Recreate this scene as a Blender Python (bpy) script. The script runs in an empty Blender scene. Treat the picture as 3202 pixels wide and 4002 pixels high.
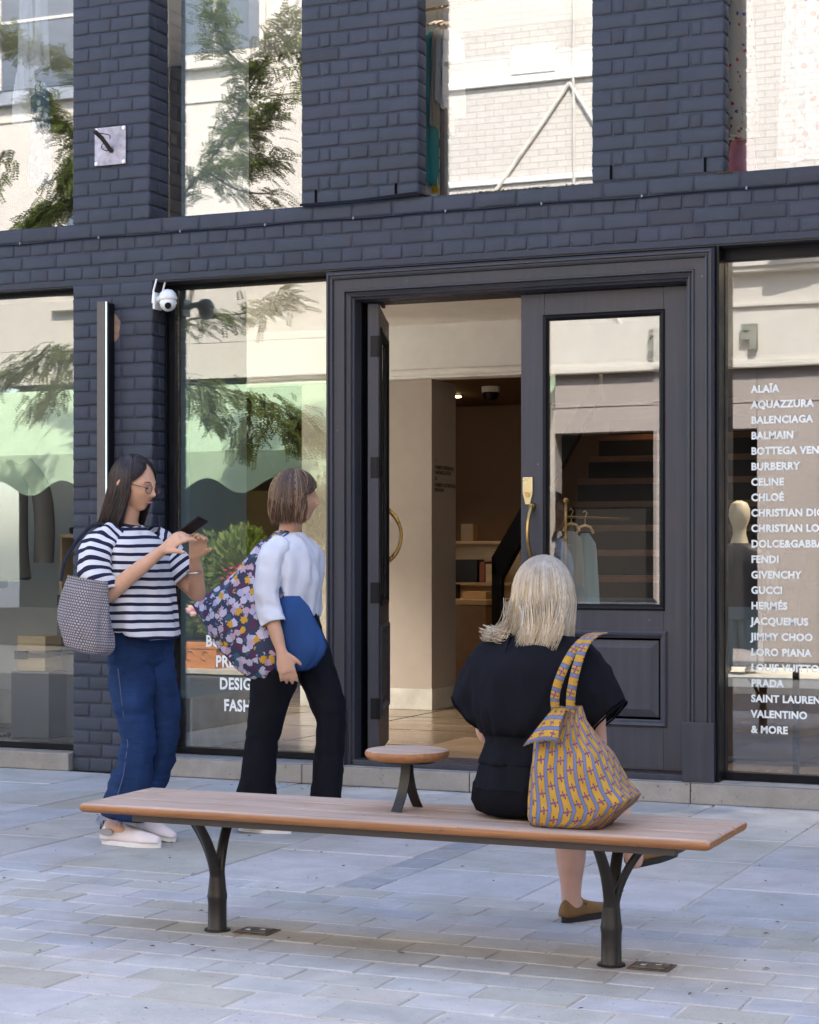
import bpy, bmesh, math, random
from math import radians, sin, cos, pi, tan, atan2, sqrt
from mathutils import Vector, Matrix, noise as mnoise
random.seed(7)
SC = bpy.context.scene
COL = SC.collection

# ------------------------------------------------------------------ camera
cam_d = bpy.data.cameras.new('camera'); cam = bpy.data.objects.new('camera', cam_d); COL.objects.link(cam)
SC.camera = cam
cam.location = (0.0, -9.118, 1.21)
cam.rotation_euler = (radians(90), 0, radians(23.4))
cam_d.sensor_fit = 'HORIZONTAL'; cam_d.sensor_width = 36.0
cam_d.lens = 36.0 * 7520 / 3202
cam_d.shift_y = (2165 - 2001) / 3202.0
cam_d.clip_start = 0.1; cam_d.clip_end = 400
# ------------------------------------------------------------------ sky, sun, exposure
SUN_EL, SUN_AZ = radians(45), radians(24)      # sun stands behind the shop, a little to its right
w = bpy.data.worlds.new('World'); SC.world = w; w.use_nodes = True
nt = w.node_tree; bg = nt.nodes['Background']
sky = nt.nodes.new('ShaderNodeTexSky'); sky.sky_type = 'NISHITA'; sky.sun_disc = False
sky.sun_elevation = SUN_EL; sky.sun_rotation = SUN_AZ
sky.dust_density = 1.6; sky.ozone_density = 1.0; sky.air_density = 1.0
nt.links.new(sky.outputs[0], bg.inputs[0]); bg.inputs[1].default_value = 0.15
sl = bpy.data.lights.new('sun', 'SUN'); sl.energy = 2.6; sl.angle = radians(0.53); sl.color = (1, .94, .85)
sun = bpy.data.objects.new('sun', sl); COL.objects.link(sun)
sdir = Vector((sin(SUN_AZ) * cos(SUN_EL), cos(SUN_AZ) * cos(SUN_EL), sin(SUN_EL)))
sun.rotation_euler = (-sdir).to_track_quat('-Z', 'Y').to_euler()
sun.location = sdir * 50
SC.view_settings.view_transform = 'Standard'; SC.view_settings.look = 'None'
SC.view_settings.gamma = 1.0; SC.view_settings.exposure = 2.45
SC.view_settings.use_curve_mapping = False
SC.render.engine = 'CYCLES'
SC.cycles.max_bounces = 10; SC.cycles.transparent_max_bounces = 24
SC.cycles.glossy_bounces = 5; SC.cycles.diffuse_bounces = 5
SC.cycles.caustics_reflective = False; SC.cycles.caustics_refractive = False
SC.cycles.sample_clamp_indirect = 6.0

# ------------------------------------------------------------------ materials
class NB:
    def __init__(s, name):
        s.m = bpy.data.materials.new(name); s.m.use_nodes = True
        s.t = s.m.node_tree; s.b = s.t.nodes['Principled BSDF']; s.out = s.t.nodes['Material Output']
    def n(s, typ, **kw):
        x = s.t.nodes.new(typ)
        for k, v in kw.items():
            if k.startswith('i_'):
                x.inputs[k[2:].replace('_', ' ')].default_value = v
            else: setattr(x, k, v)
        return x
    def l(s, a, b): s.t.links.new(a, b)
    def coord(s, kind='Object', scale=(1, 1, 1), rot=(0, 0, 0), loc=(0, 0, 0)):
        tc = s.n('ShaderNodeTexCoord'); mp = s.n('ShaderNodeMapping')
        mp.inputs['Scale'].default_value = scale; mp.inputs['Rotation'].default_value = rot; mp.inputs['Location'].default_value = loc
        s.l(tc.outputs[kind], mp.inputs['Vector']); return mp.outputs[0]
    def world(s, scale=(1, 1, 1), rot=(0, 0, 0)):
        g = s.n('ShaderNodeNewGeometry'); mp = s.n('ShaderNodeMapping')
        mp.inputs['Scale'].default_value = scale; mp.inputs['Rotation'].default_value = rot
        s.l(g.outputs['Position'], mp.inputs['Vector']); return mp.outputs[0]
    def noise(s, vec, scale, detail=4, rough=.55, dist=0.0):
        x = s.n('ShaderNodeTexNoise'); x.inputs['Scale'].default_value = scale
        x.inputs['Detail'].default_value = detail; x.inputs['Roughness'].default_value = rough
        x.inputs['Distortion'].default_value = dist
        s.l(vec, x.inputs['Vector']); return x.outputs['Fac']
    def ramp(s, fac, stops, interp='LINEAR'):
        r = s.n('ShaderNodeValToRGB'); r.color_ramp.interpolation = interp
        e = r.color_ramp.elements
        while len(e) < len(stops): e.new(.5)
        for i, (p, c) in enumerate(stops):
            e[i].position = p
            e[i].color = (c, c, c, 1) if isinstance(c, (int, float)) else (c[0], c[1], c[2], 1)
        s.l(fac, r.inputs[0]); return r.outputs[0]
    def mix(s, fac, a, b, mode='MIX'):
        x = s.n('ShaderNodeMix', data_type='RGBA', blend_type=mode)
        for idx, v in ((0, fac), (6, a), (7, b)):
            if hasattr(v, 'links') or hasattr(v, 'is_output'): s.l(v, x.inputs[idx])
            elif isinstance(v, (int, float)): x.inputs[idx].default_value = v if idx == 0 else (v, v, v, 1)
            else: x.inputs[idx].default_value = (v[0], v[1], v[2], 1)
        return x.outputs[2]
    def math(s, op, a, b=None, c=None):
        x = s.n('ShaderNodeMath', operation=op)
        for i, v in enumerate((a, b, c)):
            if v is None: continue
            if hasattr(v, 'is_output'): s.l(v, x.inputs[i])
            else: x.inputs[i].default_value = v
        return x.outputs[0]
    def bump(s, h, strength=.3, dist=.002, prev=None):
        x = s.n('ShaderNodeBump'); x.inputs['Strength'].default_value = strength; x.inputs['Distance'].default_value = dist
        s.l(h, x.inputs['Height'])
        if prev is not None: s.l(prev, x.inputs['Normal'])
        return x.outputs[0]
    def set(s, color=None, rough=None, metal=None, spec=None, normal=None, **kw):
        for k, v in (('Base Color', color), ('Roughness', rough), ('Metallic', metal), ('Specular IOR Level', spec), ('Normal', normal)):
            if v is None: continue
            if hasattr(v, 'is_output'): s.l(v, s.b.inputs[k])
            elif k == 'Base Color': s.b.inputs[k].default_value = (v[0], v[1], v[2], 1)
            else: s.b.inputs[k].default_value = v
        for k, v in kw.items(): s.b.inputs[k.replace('_', ' ')].default_value = v
        return s.m

def simple(name, col, rough=.5, metal=0.0, var=.12, vs=8.0, bs=60.0, bump=.15, bd=.001, spec=.5, stretch=(1, 1, 1)):
    b = NB(name); v = b.coord('Object', stretch)
    n1 = b.noise(v, vs, 5); n2 = b.noise(v, bs, 3)
    lo = tuple(c * (1 - var) for c in col); hi = tuple(min(1, c * (1 + var)) for c in col)
    c = b.ramp(n1, [(.3, lo), (.7, hi)])
    r = b.ramp(n1, [(.3, max(0, rough - .07)), (.7, min(1, rough + .07))])
    return b.set(c, r, metal, spec, b.bump(n2, bump, bd))

M = {}
def masonry(name, base, purple, dirt, amount=.5):
    b = NB(name); wv = b.world()
    oi = b.n('ShaderNodeObjectInfo')
    big = b.noise(wv, 1.7, 4); mid = b.noise(wv, 9, 5, .6); fine = b.noise(wv, 90, 4, .65); coarse = b.noise(wv, 28, 4, .6)
    c = b.mix(b.ramp(big, [(.35, 0), (.65, 1)]), base, purple)
    c = b.mix(b.ramp(oi.outputs['Random'], [(0, 0.0), (1, .7)]), c, tuple(x * 1.22 for x in base)); c = b.mix(b.ramp(oi.outputs['Random'], [(0, .6), (.25, 0)]), c, (base[0] * .9, base[1] * .8, base[2] * .72))
    dm = b.math('MULTIPLY', b.ramp(mid, [(.56, 0), (.72, 1)]), b.ramp(fine, [(.45, 0), (.62, 1)]))
    c = b.mix(b.math('MULTIPLY', dm, amount), c, dirt)
    streak = b.noise(b.world((22, 22, .9)), 1.0, 3, .6)
    c = b.mix(b.math('MULTIPLY', b.ramp(streak, [(.62, 0), (.74, 1)]), .22), c, tuple(x * 1.9 for x in base))
    n = b.bump(coarse, .55, .004); n = b.bump(fine, .6, .002, n)
    chip = b.ramp(b.noise(wv, 70, 2, .5), [(.76, 0), (.78, 1)]); c = b.mix(b.math('MULTIPLY', chip, .35), c, (.30, .27, .25))
    return b.set(c, b.ramp(mid, [(.3, .5), (.7, .7)]), 0, .28, n)
M['brick'] = masonry('painted_brick', (.037, .044, .061), (.047, .051, .077), (.09, .06, .05))
M['joint'] = masonry('painted_joint', (.033, .039, .054), (.041, .044, .067), (.085, .06, .05), .8)

def painted_wood(name, col, warm, rough=.38):
    b = NB(name); v = b.world()
    g = b.noise(b.world((30, 30, 1.6)), 1.0, 4, .6); big = b.noise(v, 2.2, 4); fine = b.noise(v, 140, 3)
    c = b.mix(b.ramp(big, [(.35, 0), (.7, 1)]), col, warm)
    c = b.mix(b.math('MULTIPLY', b.ramp(g, [(.45, 0), (.75, 1)]), .35), c, tuple(min(1, x * 1.7) for x in warm))
    chip = b.noise(v, 55, 2, .5)
    c = b.mix(b.math('MULTIPLY', b.ramp(chip, [(.785, 0), (.80, 1)]), .6), c, (.4, .38, .36))
    return b.set(c, b.ramp(g, [(.3, rough - .08), (.7, rough + .12)]), 0, .32, b.bump(g, .12, .002, b.bump(fine, .08, .0006)))
M['frame_paint'] = painted_wood('dark_painted_timber', (.036, .038, .050), (.046, .044, .052))
M['door_paint'] = painted_wood('dark_door_paint', (.042, .044, .058), (.054, .050, .058), .42)
M['black_frame'] = simple('black_metal_frame', (.007, .0075, .010), .4, 0, .2, spec=.15)
M['soffit'] = simple('dark_soffit', (.02, .02, .026), .6)

def make_glass(name='window_glass', tint=(.965, .985, .975), r0=.165, wob=.012):
    b = NB(name); t = b.t; t.nodes.remove(b.b)
    geo = b.n('ShaderNodeNewGeometry')
    dt = b.n('ShaderNodeVectorMath', operation='DOT_PRODUCT'); b.l(geo.outputs['Normal'], dt.inputs[0]); b.l(geo.outputs['Incoming'], dt.inputs[1])
    cs = b.math('ABSOLUTE', dt.outputs['Value'])
    p5 = b.math('POWER', b.math('SUBTRACT', 1.0, cs), 4.0)
    fac = b.math('ADD', b.math('MULTIPLY', p5, 1 - r0), r0)
    tr = b.n('ShaderNodeBsdfTransparent'); tr.inputs[0].default_value = (*tint, 1)
    gl = b.n('ShaderNodeBsdfGlossy'); gl.inputs['Roughness'].default_value = 0.0
    nz = b.noise(b.world(), 1.4, 2, .4)
    b.l(b.bump(nz, 1.0, wob), gl.inputs['Normal'])
    mx = b.n('ShaderNodeMixShader'); b.l(fac, mx.inputs[0]); b.l(tr.outputs[0], mx.inputs[1]); b.l(gl.outputs[0], mx.inputs[2])
    b.l(mx.outputs[0], b.out.inputs[0]); return b.m
def creased(mat, scale=7.0, strength=.6, dist=.012, stretch=(1, 1, .55)):
    t = mat.node_tree; b_ = t.nodes['Principled BSDF']; g = t.nodes.new('ShaderNodeNewGeometry'); mp = t.nodes.new('ShaderNodeMapping'); mp.inputs['Scale'].default_value = stretch
    mp.inputs['Rotation'].default_value = (.3, .5, .2)
    t.links.new(g.outputs['Position'], mp.inputs['Vector']); n = t.nodes.new('ShaderNodeTexNoise'); n.noise_type = 'RIDGED_MULTIFRACTAL'; n.inputs['Scale'].default_value = scale; n.inputs['Detail'].default_value = 2.5
    n.inputs['Roughness'].default_value = .4; n.inputs['Distortion'].default_value = .6; t.links.new(mp.outputs[0], n.inputs['Vector'])
    bp = t.nodes.new('ShaderNodeBump'); bp.inputs['Strength'].default_value = strength; bp.inputs['Distance'].default_value = dist; t.links.new(n.outputs[0], bp.inputs['Height'])
    if b_.inputs['Normal'].links: t.links.new(b_.inputs['Normal'].links[0].from_socket, bp.inputs['Normal'])
    t.links.new(bp.outputs[0], b_.inputs['Normal']); return mat
M['glass'] = make_glass(wob=.0003)
M['glass_up'] = make_glass('upper_window_glass', (.95, .96, .97), .24, .0002)
M['chrome'] = simple('steel', (.55, .55, .58), .3, 1.0)
M['brass'] = simple('aged_brass', (.42, .27, .10), .33, 1.0, .25, 30)
M['brass_plate'] = simple('pale_brass_plate', (.62, .53, .30), .3, .8, .1)
M['black'] = simple('black_plastic', (.008, .008, .010), .4, spec=.2)
M['white_plastic'] = simple('white_plastic', (.78, .78, .76), .3, 0, .04, bump=.03)
M['interior_white'] = simple('interior_white_paint', (.82, .81, .79), .7, 0, .04)
M['interior_grey'] = simple('interior_grey_paint', (.62, .65, .65), .7, 0, .04)
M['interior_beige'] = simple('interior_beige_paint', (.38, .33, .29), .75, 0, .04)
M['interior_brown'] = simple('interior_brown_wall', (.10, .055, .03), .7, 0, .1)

def stone(name, stops, bumpd=.0015, rough=.72, scale=1.0):
    b = NB(name); v = b.world(); oi = b.n('ShaderNodeObjectInfo')
    c = b.ramp(oi.outputs['Random'], stops)
    n1 = b.noise(v, 5 * scale, 5, .6, .4); n2 = b.noise(v, 30 * scale, 5, .65); n3 = b.noise(v, 260 * scale, 2, .5); st = b.noise(v, 2.1, 4, .6, .8)
    c = b.mix(.85, c, b.ramp(n1, [(.25, .78), (.75, 1.2)]), 'MULTIPLY')
    c = b.mix(b.math('MULTIPLY', b.ramp(st, [(.5, 0), (.7, 1)]), .45), c, (.33, .28, .22))
    c = b.mix(.5, c, b.ramp(n3, [(.3, .75), (.7, 1.2)]), 'MULTIPLY')
    spot = b.ramp(b.noise(v, 46, 2, .4), [(.71, 0), (.75, 1)])
    c = b.mix(b.math('MULTIPLY', spot, .65), c, (.07, .06, .05))
    return b.set(c, b.ramp(n2, [(.3, rough - .12), (.7, rough + .1)]), 0, .35, b.bump(n2, .5, bumpd * 2, b.bump(n3, .3, bumpd * .5)))
M['sett'] = stone('grey_yorkstone', [(0, (.42, .41, .405)), (.22, (.45, .43, .42)), (.4, (.41, .39, .365)), (.55, (.38, .355, .31)), (.7, (.39, .385, .405)), (.85, (.46, .425, .42)), (1, (.37, .345, .30))])
M['granite'] = stone('speckled_granite', [(0, (.24, .245, .27)), (1, (.36, .36, .38))], .002, .7, 3.0)
M['grout'] = simple('pale_grout', (.46, .42, .37), .9, 0, .25, 12, 120, .5)
M['concrete'] = stone('weathered_concrete_step', [(0, (.27, .245, .215)), (1, (.33, .30, .27))], .003, .85, 1.5)
M['dark_gap'] = simple('dark_gap', (.004, .004, .004), .95, spec=.05)

# ------------------------------------------------------------------ object helpers
def T(name, label, cat, loc=(0, 0, 0), group=None, rotz=0.0):
    o = bpy.data.objects.new(name, None); o.empty_display_size = .1; COL.objects.link(o)
    o.location = loc; o.rotation_euler = (0, 0, rotz)
    o['label'] = label; o['category'] = cat
    if group: o['group'] = group
    return o
def tag(o, label, cat, group=None):
    o['label'] = label; o['category'] = cat
    if group: o['group'] = group
    return o
class MB:
    def __init__(s): s.v = []; s.f = []
    def add(s, vs, fs):
        k = len(s.v); s.v += [tuple(p) for p in vs]; s.f += [tuple(i + k for i in f) for f in fs]; return s
    def box(s, x0, x1, y0, y1, z0, z1, b=0.0):
        if b <= 0:
            return s.add([(x, y, z) for z in (z0, z1) for y in (y0, y1) for x in (x0, x1)],
                         [(0, 2, 3, 1), (4, 5, 7, 6), (0, 1, 5, 4), (2, 6, 7, 3), (0, 4, 6, 2), (1, 3, 7, 5)])
        bm = bmesh.new(); bmesh.ops.create_cube(bm, size=1)
        for v in bm.verts: v.co = Vector(((x0 + x1) / 2 + v.co.x * (x1 - x0), (y0 + y1) / 2 + v.co.y * (y1 - y0), (z0 + z1) / 2 + v.co.z * (z1 - z0)))
        bmesh.ops.bevel(bm, geom=bm.edges[:], offset=b, segments=2, affect='EDGES', profile=.6)
        bm.verts.index_update()
        s.add([v.co[:] for v in bm.verts], [[v.index for v in f.verts] for f in bm.faces]); bm.free(); return s
    def prism(s, poly, axis, a, b):       # poly: 2D points; extruded along axis from a to b
        def P3(p, t):
            return {'x': (t, p[0], p[1]), 'y': (p[0], t, p[1]), 'z': (p[0], p[1], t)}[axis]
        n = len(poly); vs = [P3(p, a) for p in poly] + [P3(p, b) for p in poly]
        fs = [tuple(range(n))[::-1], tuple(range(n, 2 * n))] + [(i, (i + 1) % n, n + (i + 1) % n, n + i) for i in range(n)]
        return s.add(vs, fs)
    def loft(s, rings, caps=True, closed=True):
        n = len(rings[0]); vs = [p for r in rings for p in r]; fs = []
        for k in range(len(rings) - 1):
            for i in range(n if closed else n - 1):
                j = (i + 1) % n; fs.append((k * n + i, k * n + j, (k + 1) * n + j, (k + 1) * n + i))
        if caps and closed:
            fs.append(tuple(range(n))[::-1]); fs.append(tuple((len(rings) - 1) * n + i for i in range(n)))
        return s.add(vs, fs)
    def tube(s, pts, r, n=10, caps=True):
        pts = [Vector(p) for p in pts]; rs = r if isinstance(r, (list, tuple)) else [r] * len(pts)
        t0 = (pts[1] - pts[0]).normalized(); up = Vector((0, 0, 1)) if abs(t0.z) < .9 else Vector((1, 0, 0))
        u = t0.cross(up).normalized(); rings = []
        for i, p in enumerate(pts):
            t = ((pts[min(i + 1, len(pts) - 1)] - pts[max(i - 1, 0)])).normalized()
            u = (u - t * u.dot(t)).normalized(); v = t.cross(u)
            ri = rs[i]; ra, rb = ri if isinstance(ri, (tuple, list)) else (ri, ri)
            rings.append([p + u * cos(2 * pi * k / n) * ra + v * sin(2 * pi * k / n) * rb for k in range(n)])
        return s.loft(rings, caps)
    def lathe(s, prof, c=(0, 0, 0), n=24):
        rings = [[(c[0] + r * cos(2 * pi * k / n), c[1] + r * sin(2 * pi * k / n), c[2] + z) for k in range(n)] for r, z in prof]
        return s.loft(rings, True)
    def ball(s, c, r, n=10, m=7):
        rx, ry, rz = r if isinstance(r, (tuple, list)) else (r, r, r)
        rings = [[(c[0] + rx * sin(pi * j / m) * cos(2 * pi * k / n), c[1] + ry * sin(pi * j / m) * sin(2 * pi * k / n), c[2] - rz * cos(pi * j / m)) for k in range(n)] for j in range(1, m)]
        b = len(s.v); s.loft(rings, True); return s
    def mesh(s, name, smooth=False):
        me = bpy.data.meshes.new(name); me.from_pydata(s.v, [], s.f); me.update()
        bm = bmesh.new(); bm.from_mesh(me); bmesh.ops.recalc_face_normals(bm, faces=bm.faces); bm.to_mesh(me); bm.free()
        if smooth:
            for p in me.polygons: p.use_smooth = True
            if smooth != 'all': me.set_sharp_from_angle(angle=radians(38))
        return me
def put(name, me, mat, parent=None, loc=(0, 0, 0), rot=(0, 0, 0), scale=(1, 1, 1), kind=None, world=True):
    if isinstance(me, MB): me = me.mesh(name)
    o = bpy.data.objects.new(name, me); COL.objects.link(o)
    if mat is not None and len(me.materials) == 0: me.materials.append(mat)
    o.rotation_euler = rot; o.scale = scale
    if parent is not None:
        o.parent = parent
        base = Vector((0, 0, 0)); q = parent
        if world:
            while q is not None: base += Vector(q.location); q = q.parent
        o.location = Vector(loc) - base
    else: o.location = loc
    if kind: o['kind'] = kind
    return o
def copy_tree(o, parent=None):
    c = o.copy(); COL.objects.link(c); c.parent = parent
    for ch in list(o.children): copy_tree(ch, c)
    return c
def text_mesh(txt, size, depth=0.0, bold=0.0, align='LEFT', mirror=False):
    cu = bpy.data.curves.new('lettering', 'FONT'); cu.body = txt; cu.size = size; cu.extrude = depth; cu.offset = bold; cu.align_x = align
    cu.resolution_u = 3; cu.space_character = 1.06
    ob = bpy.data.objects.new('lettering', cu); COL.objects.link(ob)
    dg = bpy.context.evaluated_depsgraph_get()
    me = bpy.data.meshes.new_from_object(ob.evaluated_get(dg)); bpy.data.objects.remove(ob); me.materials.clear()
    return me
# ================================================================== GROUND
g = put('ground', MB().box(-60, 60, -60, 40, -.4, -.012), M['grout'], kind='structure')
# distant paving on both sides of the paved strip that is built stone by stone
def paving_mat():
    b = NB('street_paving'); v = b.world()
    bt = b.n('ShaderNodeTexBrick'); b.l(v, bt.inputs['Vector']); bt.inputs['Scale'].default_value = 1
    bt.inputs['Brick Width'].default_value = .42; bt.inputs['Row Height'].default_value = .155; bt.inputs['Mortar Size'].default_value = .006
    bt.inputs['Color1'].default_value = (.13, .13, .14, 1); bt.inputs['Color2'].default_value = (.14, .13, .12, 1); bt.inputs['Mortar'].default_value = (.18, .17, .15, 1)
    n = b.noise(v, 4, 5); c = b.mix(.8, bt.outputs[0], b.ramp(n, [(.3, .8), (.7, 1.15)]), 'MULTIPLY')
    return b.set(c, .8, 0, .3, b.bump(bt.outputs[1], .3, .003))
M['paving_far'] = paving_mat()
YN = -5.2
pf = MB()
pf.box(-60, 60, -60, YN, -.008, 0.0); pf.box(-60, -6.6, YN, -.035, -.008, 0.0); pf.box(0.9, 60, YN, -.035, -.008, 0.0)
put('pavement', pf, M['paving_far'], kind='structure')
pave = bpy.data.objects.new('paved_street', put('tmp', MB().box(-6.6, .9, YN, -.035, -.01, -.0045), M['grout']).data); bpy.data.objects.remove(bpy.data.objects['tmp'])
COL.objects.link(pave); pave['kind'] = 'structure'
def slab_mesh(seed, jit=.0035, cham=.004, nx=4):
    # unit slab (1 x 1 plan) is scaled per stone; chamfer handled in real units through the builder
    pass
def stone_mesh(L, W, seed, h=.03, cham=.0035):
    r = random.Random(seed); m = MB(); n = 3
    def ring(inset, z, jit):
        pts = []
        for i in range(n): pts.append((inset + (L - 2 * inset) * i / n, inset))
        for i in range(2): pts.append((L - inset, inset + (W - 2 * inset) * i / 2))
        for i in range(n): pts.append((L - inset - (L - 2 * inset) * i / n, W - inset))
        for i in range(2): pts.append((inset, W - inset - (W - 2 * inset) * i / 2))
        return [(x, y, z) for x, y in pts]
    base = ring(0, -h, 0); k = len(base)
    js = [(r.uniform(-1, 1) * .0022, r.uniform(-1, 1) * .0022) for _ in range(k)]
    R0 = [(p[0] + j[0], p[1] + j[1], -h) for p, j in zip(base, js)]
    R1 = [(p[0] + j[0], p[1] + j[1], -cham) for p, j in zip(base, js)]
    top = ring(cham * 1.3, 0, 0); R2 = [(p[0] + j[0], p[1] + j[1], r.uniform(-.0006, .0006)) for p, j in zip(top, js)]
    m.loft([R0, R1, R2], False); kk = len(m.v) - k
    m.f.append(tuple(range(kk, kk + k)))
    return m.mesh('paving_stone')
rs = random.Random(11)
CNT = {'s': 0}
def lay_stone(x0, x1, y0, y1, mat=None, name='paving_stone'):
    g2 = .0036
    me = stone_mesh(x1 - x0 - 2 * g2, y1 - y0 - 2 * g2, rs.random())
    o = put(name, me, mat or M['sett'], pave, (x0 + g2, y0 + g2, rs.uniform(-.0018, .0012)), (rs.uniform(-.002, .002), rs.uniform(-.0015, .0015), 0))
    CNT['s'] += 1; return o
# rows of setts, parallel with the shop front
rows_y = [-2.80 - .16 * i for i in range(11)] + [-4.60, -4.88, YN]
for row in range(len(rows_y) - 1):
    y, y1 = rows_y[row], rows_y[row + 1]; W0 = .283 if row < 11 else .46
    x = -3.49 + .1415 * (row - 5) + (0 if row < 11 else .2)
    lim = -5.25 + .16 * row
    while x > lim: x -= W0
    while x < .05:
        x1 = x + W0 * (1 if rs.random() > .12 else 1.0)
        lay_stone(x, x1, y1, y); x = x1
# large slabs in columns between the setts and the shop step, with a granite strip
cx_ = [-6.5, -5.75, -5.3, -4.98, -4.57, -4.24, -3.63, -3.03, -2.88, -2.33, -1.75, -1.12, -.45, .3, .88]
for a_, b_ in zip(cx_, cx_[1:]):
    y = -2.80
    while y < -.04:
        if a_ == -3.03: d = .24 if y < -1.3 else .6; mt = M['granite']
        else: d = rs.choice([.52, .60, .72, .85]) if b_ - a_ > .4 else rs.choice([.7, .9]); mt = None
        if a_ == -1.75: d = {-2.80: .53, -2.27: .50}.get(round(y, 2), .62)
        y2 = y + d
        if y2 > -.30: y2 = -.035
        lay_stone(a_, b_, y, y2, mt); y = y2
# gutter stones beside the setts already end at the grout edge

# ================================================================== STEP
st = T('shop_step', 'long low concrete step running below the shop front', 'step', (-3.5, -.03, 0))
xs = [-8.6, -7.35, -6.0]
def stepblock(a, b):
    m = MB(); m.box(a + .002, b - .002, -.035, .4, 0.0, .098, .006); return put('step_block', m, M['concrete'], st)
for a, b in ((-8.6, -7.3), (-7.3, -6.0)): stepblock(a, b)
xx = -5.48
for b in (-4.55, -3.6, -2.45, -1.5, -.55): stepblock(xx, b); xx = b
put('cap_strip', MB().box(-5.48, -.55, -.030, .13, .0985, .106, .002), simple('worn_step_top', (.22, .22, .235), .6, 0, .2), st)

# ================================================================== BRICK WALLS
BR = {}
def brick_mesh(wd, ht, variant, dp=.032):
    key = (round(wd, 3), round(ht, 3), variant)
    if key in BR: return BR[key]
    r = random.Random(str(key)); nx = 3 if wd > .15 else 2; nz = 2
    hw, hh = wd / 2, ht / 2
    def ring(ins, y, jit):
        pts = []
        for i in range(nx): pts.append((-hw + ins + (wd - 2 * ins) * i / nx, -hh + ins))
        for i in range(nz): pts.append((hw - ins, -hh + ins + (ht - 2 * ins) * i / nz))
        for i in range(nx): pts.append((hw - ins - (wd - 2 * ins) * i / nx, hh - ins))
        for i in range(nz): pts.append((-hw + ins, hh - ins - (ht - 2 * ins) * i / nz))
        return pts
    n = 2 * (nx + nz); jo = [(r.uniform(-.0022, .0022), r.uniform(-.0018, .0018)) for _ in range(n)]
    R = []
    for ins, y in ((0, dp), (0, .0048), (.003, .0013)):
        R.append([(p[0] + j[0], y + (r.uniform(-.0006, .0006) if y < .01 else 0), p[1] + j[1]) for p, j in zip(ring(ins, y, 0), jo)])
    m = MB(); m.loft(R, False); b = len(m.v) - n
    inner = [(p[0] * .86, r.uniform(-.0012, .0008), p[2] * .72) for p in R[2]]
    k = len(m.v); m.v += inner
    for i in range(n):
        j = (i + 1) % n; m.f.append((b + i, b + j, k + j, k + i))
    m.f.append(tuple(range(k, k + n)))
    me = m.mesh('brick', smooth='all'); me.materials.append(M['brick']); BR[key] = me; return me
PITCH, BH, JT = .075, .0665, .0085
def course(wall, widths, x0, zc, ypl=0.0, axis='x', h=BH):
    """widths are pitches (brick + joint); axis x = facing -Y, axis y = facing +X on plane x=ypl running along y"""
    x = x0
    for wd in widths:
        bw = wd - JT; cx = x + wd / 2
        me = brick_mesh(round(bw, 3), h, random.randrange(4))
        if axis == 'x': loc = (cx, ypl + random.uniform(-.0012, .0012), zc); rot = (0, random.uniform(-.006, .006), 0)
        elif axis == 'y': loc = (ypl + random.uniform(-.001, .001), cx, zc); rot = (0, random.uniform(-.005, .005), pi / 2)
        elif axis == '-y': loc = (ypl, cx, zc); rot = (0, 0, -pi / 2)
        if axis == 'x' and random.random() < .5: rot = (0, rot[1], 0)
        put('brick', me, None, wall, loc, rot); x += wd
def fit(ws, total):
    k = total / sum(ws); return [w * k for w in ws]
def bond(total, kind, phase):
    if kind == 'eng':            # alternate courses: stretchers / headers with closers
        if phase == 0:
            n = max(1, round(total / .225)); return [total / n] * n
        n = max(1, round((total - .335) / .1125)); return fit([.1125, .062] + [.1125] * n + [.062, .1125], total)
    if kind == 'half':
        if phase == 0: return fit([.105, .137, .137, .105], total)
        return fit([.178, .112, .19], total)
def brick_wall(label, x0, x1, z0, z1, kind='eng', thick=.34, rev_r=0.0, loc=None, group=None, rev_l=0.0, back=None):
    t = T('brick_wall', label, 'wall', (x0, 0, z0), group)
    put('mortar', MB().box(x0 + .007, x1 - .007, .0055, thick, z0 + .001, z1 - .001), M['joint'], t)
    n = int(round((z1 - z0) / PITCH)); p = (z1 - z0) / n
    for i in range(n):
        zc = z0 + p * (i + .5)
        course(t, bond(x1 - x0, kind, i % 2), x0, zc, 0, 'x', round(p - JT, 4))
        if rev_r: course(t, [rev_r] if (i % 2 or rev_r < .14) else fit([.105, .125], rev_r), .0, zc, x1, 'y', round(p - JT, 4))
    return t
UT = 4.40
REV = .15
# pier between the two left shop windows
wA = brick_wall('dark blue painted brick pier between the two left shop windows, carrying the tall light bar', -6.0, -5.48, 0.0, 2.71, 'half', .157, REV)
wB = brick_wall('dark blue painted brick pier between the two left upper windows with steel plate', -6.0, -5.5, 3.05, 3.05 + .075*18, 'half', .205, .205)
wC = brick_wall('dark blue painted brick pier between the second and third upper windows', -4.574, -3.895, 3.05, UT, 'eng', .108, .11)
wD = brick_wall('dark blue painted brick pier between the third and fourth upper windows', -2.964, -2.29, 3.05, UT, 'eng', .095, .10)
wE = brick_wall('dark blue painted brick pier beyond the left edge of the shop windows', -8.25, -7.55, 0.0, 2.71, 'eng', .15)
wE2 = brick_wall('dark blue painted brick pier left of the leftmost upper window', -8.25, -7.55, 3.05, UT, 'eng', .30)
wF2 = brick_wall('dark blue painted brick pier right of the rightmost upper window', -1.15, -.45, 3.05, UT, 'eng', .30)
wF = brick_wall('dark blue painted brick pier right of the brand list window', -.85, -.45, 0.0, 2.71, 'half', .15)
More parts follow.
